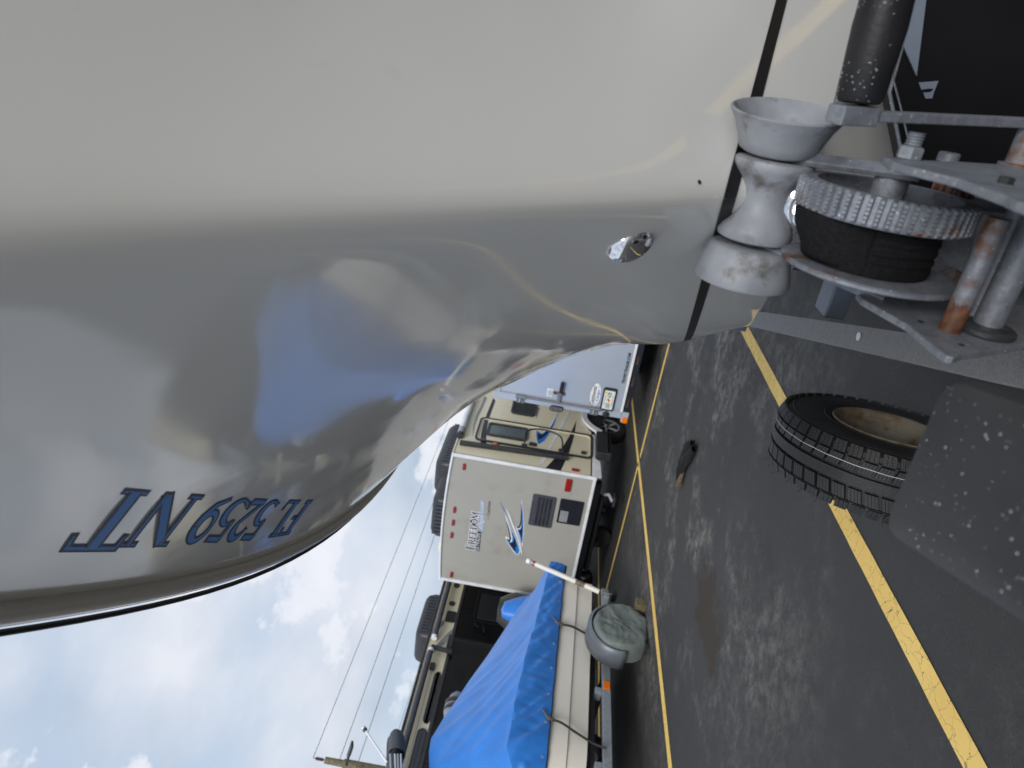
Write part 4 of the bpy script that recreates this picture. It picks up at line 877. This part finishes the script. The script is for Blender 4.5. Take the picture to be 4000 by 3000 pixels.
MB().bar((CX0 + .27, CY - .05, 1.29), (CX0 + .46, CY - .055, 1.285), .055, .03, (0, 1, 0)).build('lever_grip', 'text', dr, bevel=.01)
MB().box((CX0 + .225, CY - .03, 1.22), (CX0 + .275, CY - .012, 1.40)).build('lever_latch', 'rustpost', dr, bevel=.01)
MB().box((-4.63, CY - .013, 1.40), (-4.50, CY - .011, 1.49)).build('warning_sticker', 'white', dr)
for k in range(4): MB().box((-4.62, CY - .0145, 1.41 + .018 * k), (-4.52 - .012 * (k % 2), CY - .0134, 1.417 + .018 * k)).build('sticker_line', 'steelgrey', dr)
tl = MB().prism([(CX0 - .005 + a, CY - .0125, 1.31 + b) for a, b in rrect(-.045, -.105, .045, .105, .044)], (0, -.03, 0)).build('tail_lamp', 'blackplastic', ct, smooth=30, bevel=.006)
for k in range(6):
    for dx in (-.014, .014): MB().lathe((CX0 - .005 + dx, CY - .043, 1.235 + .029 * k), (0, -1, 0), [(0, .013), (.006, .011), (.009, .004)], 10).build('lamp_diode', 'drop', tl, smooth=50)
MB().lathe((CX0 + .035, CY - .0125, .58), (0, -1, 0), [(0, .05), (.015, .05), (.02, .03), (.05, .026)], 20).build('rubber_bumper', 'blackplastic', ct, smooth=35)
MB().prism([(-4.515 + a, CY - .0105, .585 + b) for a, b in rrect(-.19, -.10, .19, .10, .03)], (0, -.018, 0)).build('plate_frame', 'blackplastic', dr, smooth=30, bevel=.004)
pl = MB().prism([(-4.522 + a, CY - .029, .585 + b) for a, b in rrect(-.153, -.076, .153, .076, .012)], (0, -.0015, 0)).build('licence_plate', 'plate', dr)
def cpt(x, z, o): return Vector((x, CY - o, z))
for tx, x0, x1, z0, z1, mt in (('LKK', -4.655, -4.565, .555, .615, 'green'), ('A3B', -4.485, -4.395, .555, .615, 'green'), ('MYFLORIDA.COM', -4.60, -4.45, .632, .646, 'green'), ('SUNSHINE STATE', -4.61, -4.44, .520, .534, 'green')):
    place_text('plate_letters', mt, pl, sans_mesh(tx, 0, .02), cpt(x0, z0, .0315), cpt(x1, z0, .0315), cpt(x0, z1, .0315))
for dx, dz in ((-4.535, .578), (-4.512, .592)): MB().lathe((dx, CY - .0308, dz), (0, -1, 0), [(0, .018), (.0008, .018)], 16).build('plate_orange', 'orange', pl)
MB().box((-4.425, CY - .0325, .628), (-4.385, CY - .0308, .652)).build('plate_sticker', 'yellow', pl)
MB().ngon([(-4.49 + .205 * math.cos(t), CY - .0122, .785 + .082 * math.sin(t)) for t in np.linspace(0, 2 * math.pi, 48)[:-1]]).build('maker_badge_edge', 'steelgrey', dr, fix=False)
MB().ngon([(-4.49 + .20 * math.cos(t), CY - .0130, .785 + .077 * math.sin(t)) for t in np.linspace(0, 2 * math.pi, 48)[:-1]]).build('maker_badge', 'white', dr, fix=False)
place_text('badge_word', 'text', dr, sans_mesh('Continental', .25, .015), cpt(-4.655, .785, .0142), cpt(-4.335, .785, .0142), cpt(-4.655, .842, .0142))
place_text('badge_word', 'blue', dr, sans_mesh('Cargo', .25, .015), cpt(-4.575, .715, .0142), cpt(-4.39, .715, .0142), cpt(-4.575, .775, .0142))
for sx in (-1, 1):
    for k in range(3): MB().bar((-4.485 + sx * (.11 + .022 * k), CY - .0135, .735 + .006 * k), (-4.485 + sx * (.145 + .018 * k), CY - .0135, .765), .006, .0008, (0, 1, 0)).build('badge_stripe', 'lightblue', dr)
place_text('door_lettering', 'text', dr, sans_mesh('TROPICTRAILER.COM', .25, .045), cpt(-4.225, .408, .0125), cpt(-3.735, .408, .0125), cpt(-4.225, .452, .0125))
MB().prism([(CX0 - .015 + a, CY - .013, .29 + b) for a, b in rrect(-.045, -.04, .045, .04, .008)], (0, -.02, 0)).build('reflector', 'orange', ct, bevel=.004)
MB().box((CX0 - .06, CY - .010, .245), (CX0 + .11, CY + .06, .345)).build('corner_foot', 'cargo', ct, bevel=.004)
bm_ = MB().box((CX0 + .115, CY - .004, .25), (CX1 - .05, CY + .06, .343)).build('rear_beam', 'slate', ct, bevel=.004)
for x in (-4.6, -4.25, -3.9, -3.55): MB().box((x, CY - .012, .29), (x + .13, CY - .0055, .305)).build('beam_rust_strip', 'rustpost', bm_)
MB().box((CX0 + .2, CY + .2, .24), (CX1 - .2, 13.4, .355)).build('chassis', 'dark', ct)
for yy in (10.6, 11.4):
    for xx, a in ((CX0 + .02, -1), (CX1 - .02, 1)): alloy_wheel((xx - a * .1, yy, .32), .32, .2, (a, 0, 0), ct)

# ================================================================== second caravan, black-sided
VX = -9.0
fw_ = thing('travel_trailer', (-10.2, 8, 0), 'long cream caravan with gloss-black lower side, behind the blue covered skiff', 'travel trailer')
MB().box((VX - 2.5, 4.9, .55), (VX - .005, 12.7, 2.35)).build('body_core', 'dark', fw_)
MB().box((VX - 2.5, 4.9, 2.352), (VX, 12.7, 2.73)).build('upper_wall', 'cream', fw_, bevel=.01)
MB().box((VX - 2.52, 4.88, 2.732), (VX + .03, 12.72, 2.765)).build('roof', 'blackplastic', fw_, bevel=.008)
k = 0
for y in np.arange(4.9, 12.6, .975):
    MB().box((VX - .004, float(y) + .003, .60), (VX + .008, float(y) + .972, 2.34)).build('black_panel', 'blackgloss', fw_, bevel=.003)
MB().box((VX + .0, 4.9, 2.335), (VX + .028, 12.7, 2.385)).build('belt_trim', 'blackplastic', fw_, bevel=.006)
def vs_pt(y, z, o=.003): return Vector((VX + o, y, z))
for a0, a1 in ((7.98, 9.70), (5.1, 7.66)):
    aw = MB().tube([vs_pt(a0, 2.645, .10), vs_pt(a1, 2.645, .10)], .045, 18).build('awning_roll', 'darkcov', fw_, smooth=40)
    MB().tube([vs_pt(a0 - .05, 2.645, .10), vs_pt(a0, 2.645, .10)] if a0 > 6 else [vs_pt(a1, 2.645, .10), vs_pt(a1 + .05, 2.645, .10)], .05, 14).build('awning_cap', 'trim', aw, smooth=40)
    MB().box((VX + .003, a0, 2.60), (VX + .06, a0 + .06, 2.69)).build('awning_bracket', 'blackplastic', aw)
MB().bar(vs_pt(7.78, 2.66, .08), vs_pt(7.74, 2.30, .08), .06, .06, (0, 1, 0)).build('awning_post', 'blackplastic', fw_, bevel=.01)
MB().box((VX + .003, 7.38, 2.52), (VX + .06, 7.50, 2.60)).build('porch_lamp', 'blackplastic', fw_, bevel=.01)
for y in (9.29, 8.84): MB().lathe(vs_pt(y, 2.51), (1, 0, 0), [(0, .055), (.01, .055), (.016, .045), (.012, .03)], 24).build('port_light', 'blackplastic', fw_, smooth=35)
def vwin(y0, y1, z0, z1, r=.07, nm='window'):
    w_ = MB().prism([vs_pt((y0 + y1) / 2 + a, (z0 + z1) / 2 + b) for a, b in rrect(-(y1 - y0) / 2, -(z1 - z0) / 2, (y1 - y0) / 2, (z1 - z0) / 2, r)], (.014, 0, 0)).build(nm, 'blackplastic', fw_, smooth=30, bevel=.004)
    i = .025; MB().prism([vs_pt((y0 + y1) / 2 + a, (z0 + z1) / 2 + b, .0175) for a, b in rrect(-(y1 - y0) / 2 + i, -(z1 - z0) / 2 + i, (y1 - y0) / 2 - i, (z1 - z0) / 2 - i, r * .7)], (.003, 0, 0)).build('pane', 'glass', w_)
vwin(8.41, 8.66, 2.39, 2.56, .03); vwin(7.80, 8.15, 2.387, 2.425, .015); vwin(6.47, 7.37, 2.387, 2.50); vwin(5.2, 6.38, 2.387, 2.53)
hatch = MB().prism([vs_pt(8.89 + a, 1.76 + b, .0095) for a, b in rrect(-.36, -.33, .36, .33, .04)], (.01, 0, 0)).build('hatch', 'blackgloss', fw_, bevel=.006)
MB().prism([vs_pt(8.89 + a, 1.76 + b, .0205) for a, b in rrect(-.30, -.27, .30, .27, .03)], (.004, 0, 0)).build('hatch_panel', 'glass', hatch, bevel=.002)
MB().tube(spline([vs_pt(8.50, 2.02, .02), vs_pt(8.42, 2.04, .07), vs_pt(8.36, 1.98, .08), vs_pt(8.40, 1.90, .08), vs_pt(8.30, 1.86, .06), vs_pt(8.28, 1.84, .02)], 4), .012, 8).build('grab_handle', 'blackgloss', fw_, smooth=40)
MB().prism([vs_pt(*p) for p in ((7.62, 2.72), (8.15, 2.47), (8.30, 2.39), (8.06, 2.39), (7.70, 2.62))], (.0008, 0, 0)).build('side_stripe', 'steelgrey', fw_)
MB().prism([vs_pt(*p) for p in ((8.02, 2.715), (8.22, 2.715), (8.45, 2.58), (8.36, 2.55))], (.0008, 0, 0)).build('side_stripe', 'steelgrey', fw_)
for w_, z_ in (((4.2, 7.2), 2.46),): MB().box((VX + .001, 4.95, z_ + .09), (VX + .004, 7.55, z_ + .098)).build('wall_seam', 'plank', fw_)
pod(VX - 1.1, VX - .35, 8.35, 9.4, 2.767, 3.05, 'air_conditioner', 'blackplastic', fw_, .10, 12)
for yy in (9.4, 10.2):
    for xx, a in ((VX - .02, 1), (VX - 2.48, -1)): alloy_wheel((xx - a * .1, yy, .34), .34, .2, (a, 0, 0), fw_)

# ================================================================== blue covered skiff on its trailer
SX0, SX1, SXC = -7.62, -5.95, -6.78
sk = thing('skiff', (SXC, 4.5, .5), 'small ivory skiff under the blue tarpaulin, its lapped side showing below', 'boat')
def gun_z(y): return .915 + .055 * min(1, max(0, (6.7 - y) / 2.3)) + .05 * max(0, (4. - y))
Ys = [6.62, 6.3, 5.8, 5.2, 4.8, 4.5, 4.3, 4.15, 4.0, 3.88, 3.78]
def half(y): return .83 * (1 - max(0, (4.5 - y) / .75) ** 2.6 * .55)
def srow(side, y):
    h = half(y); g = gun_z(y); c = .545 + .03 * (6.6 - y) / 2; kx = .53 + .03 * (6.6 - y) / 5 + max(0, 4.2 - y) * .5
    mz = g - (g - c) * .52
    return [Vector((SXC + side * h, y, g)), Vector((SXC + side * (h - .008), y, mz + .012)), Vector((SXC + side * (h - .028), y, mz - .003)), Vector((SXC + side * (h - .045), y, c)), Vector((SXC + side * h * .5, y, c - .035)), Vector((SXC, y, c - .05))]
for side_ in (1, -1):
    MB().grid([srow(side_, y) for y in Ys]).build('hull', 'skiff', sk, smooth=20)
MB().ngon(srow(1, 6.62) + list(reversed(srow(-1, 6.62)[:-1]))).build('transom', 'skiff', sk)
MB().tube([(SXC + half(y) + .006, y, gun_z(y)) for y in Ys], .012, 8).build('gunwale_strip', 'red', sk, smooth=40)
# tarpaulin draped from a ridge pole to the gunwales
tp = []
ridge = [(7.15, 1.02), (7.0, 1.20), (6.85, 1.385), (6.42, 1.53), (5.93, 1.70), (5.52, 1.86), (5.26, 1.95), (4.97, 2.06), (4.71, 2.14), (4.56, 2.13), (4.36, 2.08), (4.22, 1.95), (4.08, 1.72), (3.92, 1.38), (3.75, 1.08)]
ry_ = [r[0] for r in ridge][::-1]; rz_ = [r[1] for r in ridge][::-1]
def ridge_z(y): return float(np.interp(y, ry_, rz_))
def knuckle(y): return float(np.interp(y, [3.75, 3.95, 4.2, 5, 6.75, 7.0], [1.03, 1.22, 1.37, 1.29, 1.10, 1.06]))
tys = np.concatenate([np.linspace(3.75, 4.1, 30), np.linspace(4.115, 6.80, 180)])
rows = []
for y in tys:
    y = float(y); rz = ridge_z(y); kz = min(knuckle(y), rz - .05); h = half(min(y, 6.62)) + .018; gz = gun_z(y) - .012
    row = []
    for sd_ in (1, -1):
        pts = []
        for t in np.linspace(0, 1, 44):
            t = float(t)
            if t < .30:
                q_ = t / .30; x = h + .040 * q_; z = gz + (kz - gz) * q_
            else:
                q_ = (t - .30) / .70; x = (h + .040) * (1 - q_); z = kz + (rz - kz) * (q_ * .88 + .12 * q_ ** 2) - .02 * math.sin(math.pi * q_)
            amp = min(1, t * 9 + .15) * min(1, (1 - t) * 6 + .05)
            w1 = noise.noise(Vector((y * 1.5 + t * 2.6, t * .8, 2.3 * sd_))); w2 = 1 - abs(noise.noise(Vector((y * 4.2 + t * 4.5, t * 1.5, 7.1)))) * 2
            w3 = noise.noise(Vector((y * 9 - t * 4, t * 7, 1.1)))
            low = max(0, 1 - abs(t - .16) * 5.5)
            w4 = 1 - abs(noise.noise(Vector((y * 7.5 + t * 9, t * 3.0, 3.3)))) * 2
            d = amp * (.020 * w1 + .012 * w2 + .005 * w3) + low * (.030 * w4 + .016 * noise.noise(Vector((y * 16, t * 9, 4))))
            x += d * .8; z += d * .7
            if t == 0: z += .006 * noise.noise(Vector((y * 5, 0, 0)))
            pts.append(Vector((SXC + sd_ * x, y, z)))
        row.append(pts)
    rows.append(row[0][:-1] + [Vector((SXC, y, rz))] + list(reversed(row[1][:-1])))
tarp = MB().grid(rows)
hem_a = [r[0] + Vector((.004, 0, .004)) for r in rows]
last = rows[-1]
tb_o = tarp.build('tarpaulin', 'tarp', None, smooth=50)
tag(tb_o, 'bright blue tarpaulin draped over a ridge, covering the ivory skiff', 'tarpaulin')
for k in range(12, len(hem_a) - 4, 22): MB().lathe(hem_a[k] + Vector((.012, 0, .045)), (1, 0, -.25), [(-.002, .006), (.002, .007), (.003, .012), (-.002, .013)], 14, True).build('eyelet', 'plank', tb_o, smooth=40)
MB().tube(hem_a, .006, 6).build('hem', 'navy', tb_o, smooth=50)
end = []
for k in range(8):
    q_ = k / 7; end.append([Vector((SXC + (p.x - SXC) * (1 - .05 * q_), p.y + .01 * math.sin(math.pi * q_) , p.z + (.88 - p.z) * q_ if p.z > .88 else p.z)) for p in last])
o = MB().grid(end).build('tarp_end_flap', 'tarp', tb_o, smooth=50)
# covered outboard rising at the stern, part of the same blue sheet
rows = []
for i in range(17):
    t = i / 16; z = 1.02 + .58 * t; r = .24 * (1 - .55 * t ** 2.2); rows.append([Vector((-6.98 + (r * .8) * math.cos(a) * (1 + .10 * noise.noise(Vector((math.cos(a) * 2, math.sin(a) * 2, z * 2)))), 7.02 - .10 * t + r * 1.1 * math.sin(a), z)) for a in np.linspace(0, 2 * math.pi, 33)])
rows.append([Vector((-6.98, 6.91, 1.63)) for _ in range(33)])
MB().grid(rows).build('motor_hood', 'tarp', tb_o, smooth=50)
# skiff trailer
stt = thing('boat_trailer', (SXC, 5, 0), 'low grey boat trailer with rounded fender and orange marker, under the ivory skiff', 'boat trailer')
MB().box((-6.06, 3.62, .335), (-6.0, 6.60, .425)).build('frame_rail', 'framegrey', stt, bevel=.006)
MB().box((-7.56, 3.62, .335), (-7.50, 6.60, .425)).build('frame_rail', 'framegrey', stt, bevel=.006)
MB().box((-6.075, 6.02, .30), (-5.985, 6.14, .455)).build('rail_joint', 'framegrey', stt, bevel=.006)
MB().box((-6.83, 2.7, .335), (-6.73, 3.538, .42)).build('tongue', 'framegrey', stt, bevel=.006)
MB().box((-7.56, 3.54, .33), (-6.0, 3.618, .42)).build('cross_member', 'framegrey', stt, bevel=.006)
MB().box((-7.49, 6.40, .28), (-6.07, 6.48, .36)).build('cross_member', 'framegrey', stt, bevel=.006)
MB().box((-7.49, 5.55, .30), (-6.07, 5.63, .36)).build('axle', 'oldrubber', stt, bevel=.006)
for yy in (4.2, 5.05, 5.95): 
    MB().box((-6.15, yy, .426), (-6.02, yy + .07, .50)).build('bunk_bracket', 'framegrey', stt, bevel=.006)
MB().box((-6.25, 4.1, .48), (-6.13, 6.4, .535)).build('bunk', 'brownblack', stt, bevel=.01)
MB().box((-7.43, 4.1, .48), (-7.31, 6.4, .535)).build('bunk', 'brownblack', stt, bevel=.01)
WY, WZ, WX = 5.62, .285, -5.72
for sgn, xc in ((1, -5.74), (-1, -7.82)):
    outp = []
    for k in range(25):
        a = R(-12 + 204 * k / 24); outp.append(Vector((xc, WY + .365 * math.cos(a), WZ + .02 + .345 * math.sin(a))))
    rws = [[p + Vector((-.12, 0, 0)) for p in outp], [p + Vector((.10, 0, 0)) for p in outp]]
    inn = [Vector((xc, WY + (p.y - WY) * .93, WZ + (p.z - WZ) * .93)) for p in outp]
    rws += [[p + Vector((.125, 0, 0)) + Vector((0, 0, -.01)) for p in inn], [p + Vector((.115, 0, 0)) for p in [Vector((xc, WY + (p.y - WY) * .86, WZ + (p.z - WZ) * .91)) for p in outp]]]
    o = MB().grid(rws).build('fender', 'fender', stt, smooth=60); md = o.modifiers.new('t', 'SOLIDIFY'); md.thickness = .008
    MB().lathe((xc, WY, WZ), (1, 0, 0), [(-.09, .17), (-.09, .26), (-.07, .283), (.05, .283), (.07, .26), (.07, .17)], 40, True).build('wheel', 'oldrubber', stt, smooth=40)
MB().prism([Vector((-5.998, y, z)) for y, z in rrect(5.085, .345, 5.19, .415, .01)], (.012, 0, 0)).build('side_marker', 'orange', stt, bevel=.003)
gp0, gp1 = aX('B', 2040, 1198, -5.87), aX('B', 1250, 855, -5.87)
MB().tube([gp0, gp1], .031, 16).build('guide_pole', 'pvc', stt, smooth=40)
dv = (gp1 - gp0).normalized()
MB().tube([gp1, gp1 + dv * .042], .034, 16).build('pole_cap', 'white', stt, smooth=40)
for t0, t1, mt in ((.915, .955, 'red'), (.955, .995, 'plank'), (.20, .33, 'whiterust')): MB().tube([gp0.lerp(gp1, t0), gp0.lerp(gp1, t1)], .0318, 16).build('pole_tape', mt, stt, smooth=40)
MB().box((-5.998, 6.28, .36), (-5.84, 6.34, .42)).build('pole_bracket', 'framegrey', stt, bevel=.004)
MB().box((-6.05, 6.44, .24), (-5.93, 6.53, .30)).build('tail_lamp', 'oldrubber', stt, bevel=.006)
MB().tube([(-5.97, 6.48, .30), (-5.97, 6.50, .42)], .012, 8).build('lamp_stalk', 'galv', stt, smooth=40)
MB().prism([Vector((-5.983, y, z)) for y, z in ((6.05, .31), (6.12, .43), (5.95, .44))], (.008, 0, 0)).build('gusset', 'galv', stt)
# wheel cover
wc = []
rows = []
prof_c = [(-5.83, .30), (-5.82, .316), (-5.78, .320), (-5.72, .318), (-5.66, .320), (-5.61, .312), (-5.590, .295)] + [(-5.583, .28 * (1 - k / 13)) for k in range(1, 13)] + [(-5.583, .004)]
for x, r in prof_c:
    rr2 = []
    for k in range(65):
        a = 2 * math.pi * k / 64; c, s_ = math.cos(a), math.sin(a)
        rad = r * (1 + .035 * noise.noise(Vector((c * 2.2, s_ * 2.2, x * 9)))) * (1 + .06 * max(0, -s_ - .2))
        y_, z_ = rad * c, rad * s_ * .97; face = 1 if x > -5.60 else .25
        wob = .022 * noise.noise(Vector((y_ * 5 + 3, z_ * 5, 4))) + .014 * (1 - 2 * abs(noise.noise(Vector((y_ * 7 + z_ * 4, z_ * 6 - y_ * 3, 2))))) ** 2 + .012 * (1 - 2 * abs(noise.noise(Vector((y_ * 16 - z_ * 8, z_ * 15, 9)))))
        rr2.append(Vector((x + wob * face, WY + y_, max(.006, WZ + z_))))
    rows.append(rr2)
tag(MB().grid(rows).build('wheel_cover', 'wheelcov', None, smooth=60), 'wrinkled green-grey vinyl cover over the skiff trailer wheel', 'wheel cover')
tag(MB().box((-5.70, 5.90, .0), (-5.52, 6.02, .12)).build('wood_block', 'wood', None, bevel=.006), 'weathered wooden chock block wedged behind the covered wheel', 'wood block')
o = MB().grid([[Vector((-5.60 + .03 * a, 5.27 + .035 * b, .035 + .025 * noise.noise(Vector((a, b, 3))) + .01 * a)) for b in range(6)] for a in range(4)]).build('plastic_scrap', 'plank', None, smooth=50)
tag(o, 'torn white plastic scrap hanging by the bottom of the covered wheel', 'plastic scrap')
# tie straps
def strap(name, pts, label, mt='oldrubber', w=.02):
    t = thing(name, pts[0], label, 'tie strap', 'tie straps holding the blue tarpaulin')
    MB().tube(spline(pts, 5), w, 8).build('band', mt, t, smooth=50)
    p = Vector(pts[0])
    MB().tube([p + Vector((.012 + .016 * math.cos(a * 3), .015 * math.sin(a * 3), .015 - .035 * a / 3)) for a in np.linspace(0, 6, 30)], .008, 6).build('knot', 'rope', t, smooth=50)
    MB().tube([p, p + Vector((.02, .05, .05)), p + Vector((.02, .09, .085))], [.011, .010, .005], 6).build('rope_end', 'rope', t, smooth=50)
strap('tie_strap', [(-5.925, 5.80, .945), (-5.915, 5.795, .80), (-5.955, 5.78, .66), (-5.97, 5.76, .60)], 'dark rubber tie strap running down to the fender of the skiff trailer', w=.013)
strap('tie_strap', [(-5.92, 4.55, .98), (-5.90, 4.52, .86), (-5.94, 4.47, .70), (-5.98, 4.42, .52), (-5.96, 4.38, .40)], 'knotted dark strap hooked to the skiff trailer rail left of the orange marker', w=.012)
# things standing in the skiff and the boat behind it
ob = thing('outboard_motor', (-8.2, 8.1, .8), 'outboard motor under dark brown cover, between blue tarpaulin and black caravan side', 'outboard motor')
rows = []
for i in range(13):
    t = i / 12; z = 1.12 + .56 * t; r = (.27 + .06 * math.sin(t * 3)) * (1 - .5 * max(0, t - .6) ** 1.2 * 2); rows.append([Vector((-8.2 + r * .7 * math.cos(a), 8.12 + r * (1.0 + .2 * t) * math.sin(a), z + .02 * noise.noise(Vector((a, z, 2))))) for a in np.linspace(0, 2 * math.pi, 29)])
rows.append([Vector((-8.2, 8.12, 1.69)) for _ in range(29)])
MB().grid(rows).build('motor_cover', 'brownblack', ob, smooth=50)
MB().box((-8.28, 8.05, .30), (-8.12, 8.22, 1.16)).build('motor_leg', 'dark', ob, bevel=.02)
MB().lathe((-8.2, 8.02, .36), (0, -1, 0), [(0, .05), (.12, .045), (.16, .015)], 16).build('gearcase', 'dark', ob, smooth=40)
sc = thing('seat_bundle', (-8.0, 6.05, 1.7), 'grey and black vinyl bundle peeping over the tarpaulin before the black caravan side', 'folded cover')
rows = []
for i in range(15):
    t = i / 14; y = 5.78 + .50 * t; r = .14 * (math.sin(math.pi * min(.98, max(.02, t))) ** .35); rows.append([Vector((-8.0 + r * math.cos(a) * .8, y, 2.02 + r * math.sin(a) * (1 + .1 * noise.noise(Vector((a * 2, t * 6, 0)))))) for a in np.linspace(0, 2 * math.pi, 25)])
MB().grid(rows).build('bundle_cover', 'greycov', sc, smooth=50)
for y in (5.98, 6.08): MB().lathe((-8.0, y, 2.02), (0, 1, 0), [(0, .143), (.035, .146), (.04, .142)], 25).build('bundle_band', 'brownblack', sc, smooth=50)
MB().box((-8.06, 5.9, .5), (-7.98, 6.1, 1.92)).build('bundle_post', 'dark', sc)
# folded bimini top under a charcoal boot
bi = thing('bimini_top', (-6.75, 4.4, 1.9), 'folded canvas top in a charcoal boot with aluminium tubes, above the blue tarpaulin', 'canvas top')
b0, b1 = aX('E', 760, 1362, -6.75), aX('E', 745, 1900, -6.75)
top0, bot0 = aX('E', 690, 1470, -6.75), aX('E', 835, 1470, -6.75)
rad = (top0 - bot0).length * .5
ctr = [aX('E', 768, yy, -6.75) for yy in (1362, 1375, 1400, 1440, 1500, 1560, 1640, 1800, 2000)]
rows = []
for i, c in enumerate(ctr):
    rr_ = rad * [.25, .65, .88, 1, 1.0, 1.0, 1.0, 1.0, 1.0][i]; dd = Vector((.0, -1, 0))
    rows.append([c + Vector((.10 * math.cos(a) * (rr_ / rad), .0, rr_ * math.sin(a) * (1 + .05 * noise.noise(Vector((a * 2, i * .7, 1)))))) for a in np.linspace(0, 2 * math.pi, 33)])
# boot covers the back half; the front is cut back to show the tubes
MB().grid([[p + Vector((-.05, .0, .015)) for p in r] for r in rows]).build('canvas_boot', 'darkcov', bi, smooth=50)
fold = [[p + Vector((.04, 0, -.01)) for p in r] for r in rows[1:6]]
MB().grid(fold).build('boot_flap', 'darkcov', bi, smooth=50)
for k, yy in enumerate((725, 765, 790, 815)):
    p0, p1 = aX('E', yy - 6, 1540, -6.66), aX('E', yy + 10, 1990, -6.66); MB().tube([p0, p1], .012, 10).build('tube', 'chrome' if k % 2 else 'plank', bi, smooth=50)
MB().tube([aX('E', 800, 1700, -6.75), Vector((-6.75, 4.25, 1.7)), Vector((-6.75, 4.25, 1.0))], .014, 10).build('support_tube', 'plank', bi, smooth=50)
an = thing('anchor_light', (-6.75, 4.4, 2.5), 'slim white stern light pole with a black knob, leaning against the cloudy sky', 'boat light')
p0, p1 = aX('E', 503, 1335, -6.75), aX('E', 690, 1610, -6.75)
MB().tube([p1, p0], .011, 10).build('pole', 'white', an, smooth=50)
dv = (p0 - p1).normalized(); MB().lathe(p0 - dv * .01, dv, [(0, .016), (.01, .024), (.028, .026), (.034, .02)], 16).build('lamp_base', 'blackplastic', an, smooth=50)
MB().lathe(p0 + dv * .024, dv, [(0, .018), (.008, .024), (.022, .022), (.03, .008)], 16).build('lamp_globe', 'white', an, smooth=50)

# ================================================================== utility pole and wires
PK = .65; PX, PY = -38.2 * PK, 24.0 * PK
def pz(z): return CAM_H + (z - CAM_H) * PK
up = thing('utility_pole', (PX, PY, 0), 'weathered wooden utility pole with an LED lamp and brown insulator at the picture edge', 'utility pole')
ztop = pz(10.3)
MB().tube([(PX, PY, 0), (PX, PY, pz(9.2))], [.21, .185], 16).build('lower_pole', 'polewood', up, smooth=40)
MB().tube([(PX + .02, PY, pz(9.2) + .001), (PX + .02, PY, ztop)], [.13, .12], 14).build('pole_top', 'polewood', up, smooth=40)
MB().lathe((PX + .02, PY, ztop), (0, 0, 1), [(0, .02), (.07, .02)] + [x for k in range(6) for x in ((.07 + .05 * k, .065), (.095 + .05 * k, .055), (.098 + .05 * k, .032))] + [(.38, .02), (.44, .012)], 16).build('insulator', 'ceramic', up, smooth=30)
lr = lambda px, py: aY('H', px, py, PY - .1)
la, lb_ = lr(890, 1040), lr(930, 930)
MB().tube([Vector((PX, PY - .1, pz(8.7))), la, lb_], .032, 10).build('lamp_arm', 'blackplastic', up, smooth=40)
l0, l1 = lr(920, 930), lr(1000, 690)
lamp = MB().bar(l0, l1, .27, .08, (0, -.3, 1)).build('street_lamp', 'blackplastic', up, bevel=.02)
for k in range(3):
    a = l0 + (l1 - l0) * (.34 + .21 * k); b = l0 + (l1 - l0) * (.52 + .21 * k); dn = Vector((0, 0, -.05))
    MB().bar(a + dn, b + dn, .20, .02, (0, -.3, 1)).build('lamp_panel', 'led', lamp)
MB().box((PX - .03, PY - .35, pz(8.62)), (PX + .03, PY - .17, pz(8.75))).build('pole_bracket', 'galv', up)
MB().tube([(PX + .23, PY - .15, pz(8.4)), (PX + .23, PY - .15, 0)], .013, 6).build('riser_cable', 'wire', up)
for zz, lb in ((11.0, 'highest thin dark power line crossing the sky from the insulator'), (9.50, 'middle thin dark power line crossing the sky from the pole shoulder'), (8.42, 'third thin dark power line down from the insulator, crossing the sky')):
    pts = [Vector((PX + .03, PY + t * 75, pz(zz) - .07 * math.sin(math.pi * t))) for t in np.linspace(0, 1, 24)]
    tag(MB().tube(pts, .0125, 6).build('power_line', 'wire', None), lb, 'power line', 'power lines on the utility pole')
p0, p1 = aY('E', 785, 1350, 24.5), aY('E', 930, 890, 36)
tag(MB().tube([p0 - (p1 - p0) * .6, p0, p1, p1 + (p1 - p0) * 4], .012, 6).build('power_line', 'wire', None), 'lowest and faintest wire in the sky, just above the caravan roof edge', 'power line', 'power lines on the utility pole')

# ================================================================== debris on the asphalt
db = thing('tyre_debris', (-3.62, 5.95, 0), 'charred black chunk of debris with a splintered brown end, lying on open asphalt', 'debris')
def lump(path, r, seed, mt, nm):
    rows = []
    for i, p in enumerate(path):
        p = Vector(p); t = i / (len(path) - 1); rr_ = r * (math.sin(math.pi * (.06 + .88 * t)) ** .5)
        rows.append([p + Vector((rr_ * 1.1 * math.cos(a) * (1 + .55 * noise.noise(Vector((math.cos(a) * 1.7 + seed, math.sin(a) * 1.7, t * 5)))), rr_ * .3 * math.cos(a), max(-p.z + .002, rr_ * .8 * math.sin(a) * (1 + .5 * noise.noise(Vector((t * 7, a, seed))))))) for a in np.linspace(0, 2 * math.pi, 19)])
    return MB().grid(rows).build(nm, mt, db, smooth=25)
pq = [aZ('d', x, y, .03) for x, y in ((1468, 1042), (1474, 1020), (1480, 1000), (1490, 985), (1500, 968))]
lump(spline(pq, 4), .075, 1.0, 'debris', 'charred_piece')
lump(spline([pq[2] + Vector((.0, .06, .02)), pq[3] + Vector((.05, .05, .03)), pq[4] + Vector((.02, .06, .02))], 5), .055, 4.0, 'debris', 'charred_piece')
lump(spline([pq[0] + Vector((-.05, -.02, .0)), pq[0] + Vector((0, -.02, .01)), pq[1] + Vector((.0, -.03, .0))], 5), .032, 8.0, 'debris2', 'splintered_end')
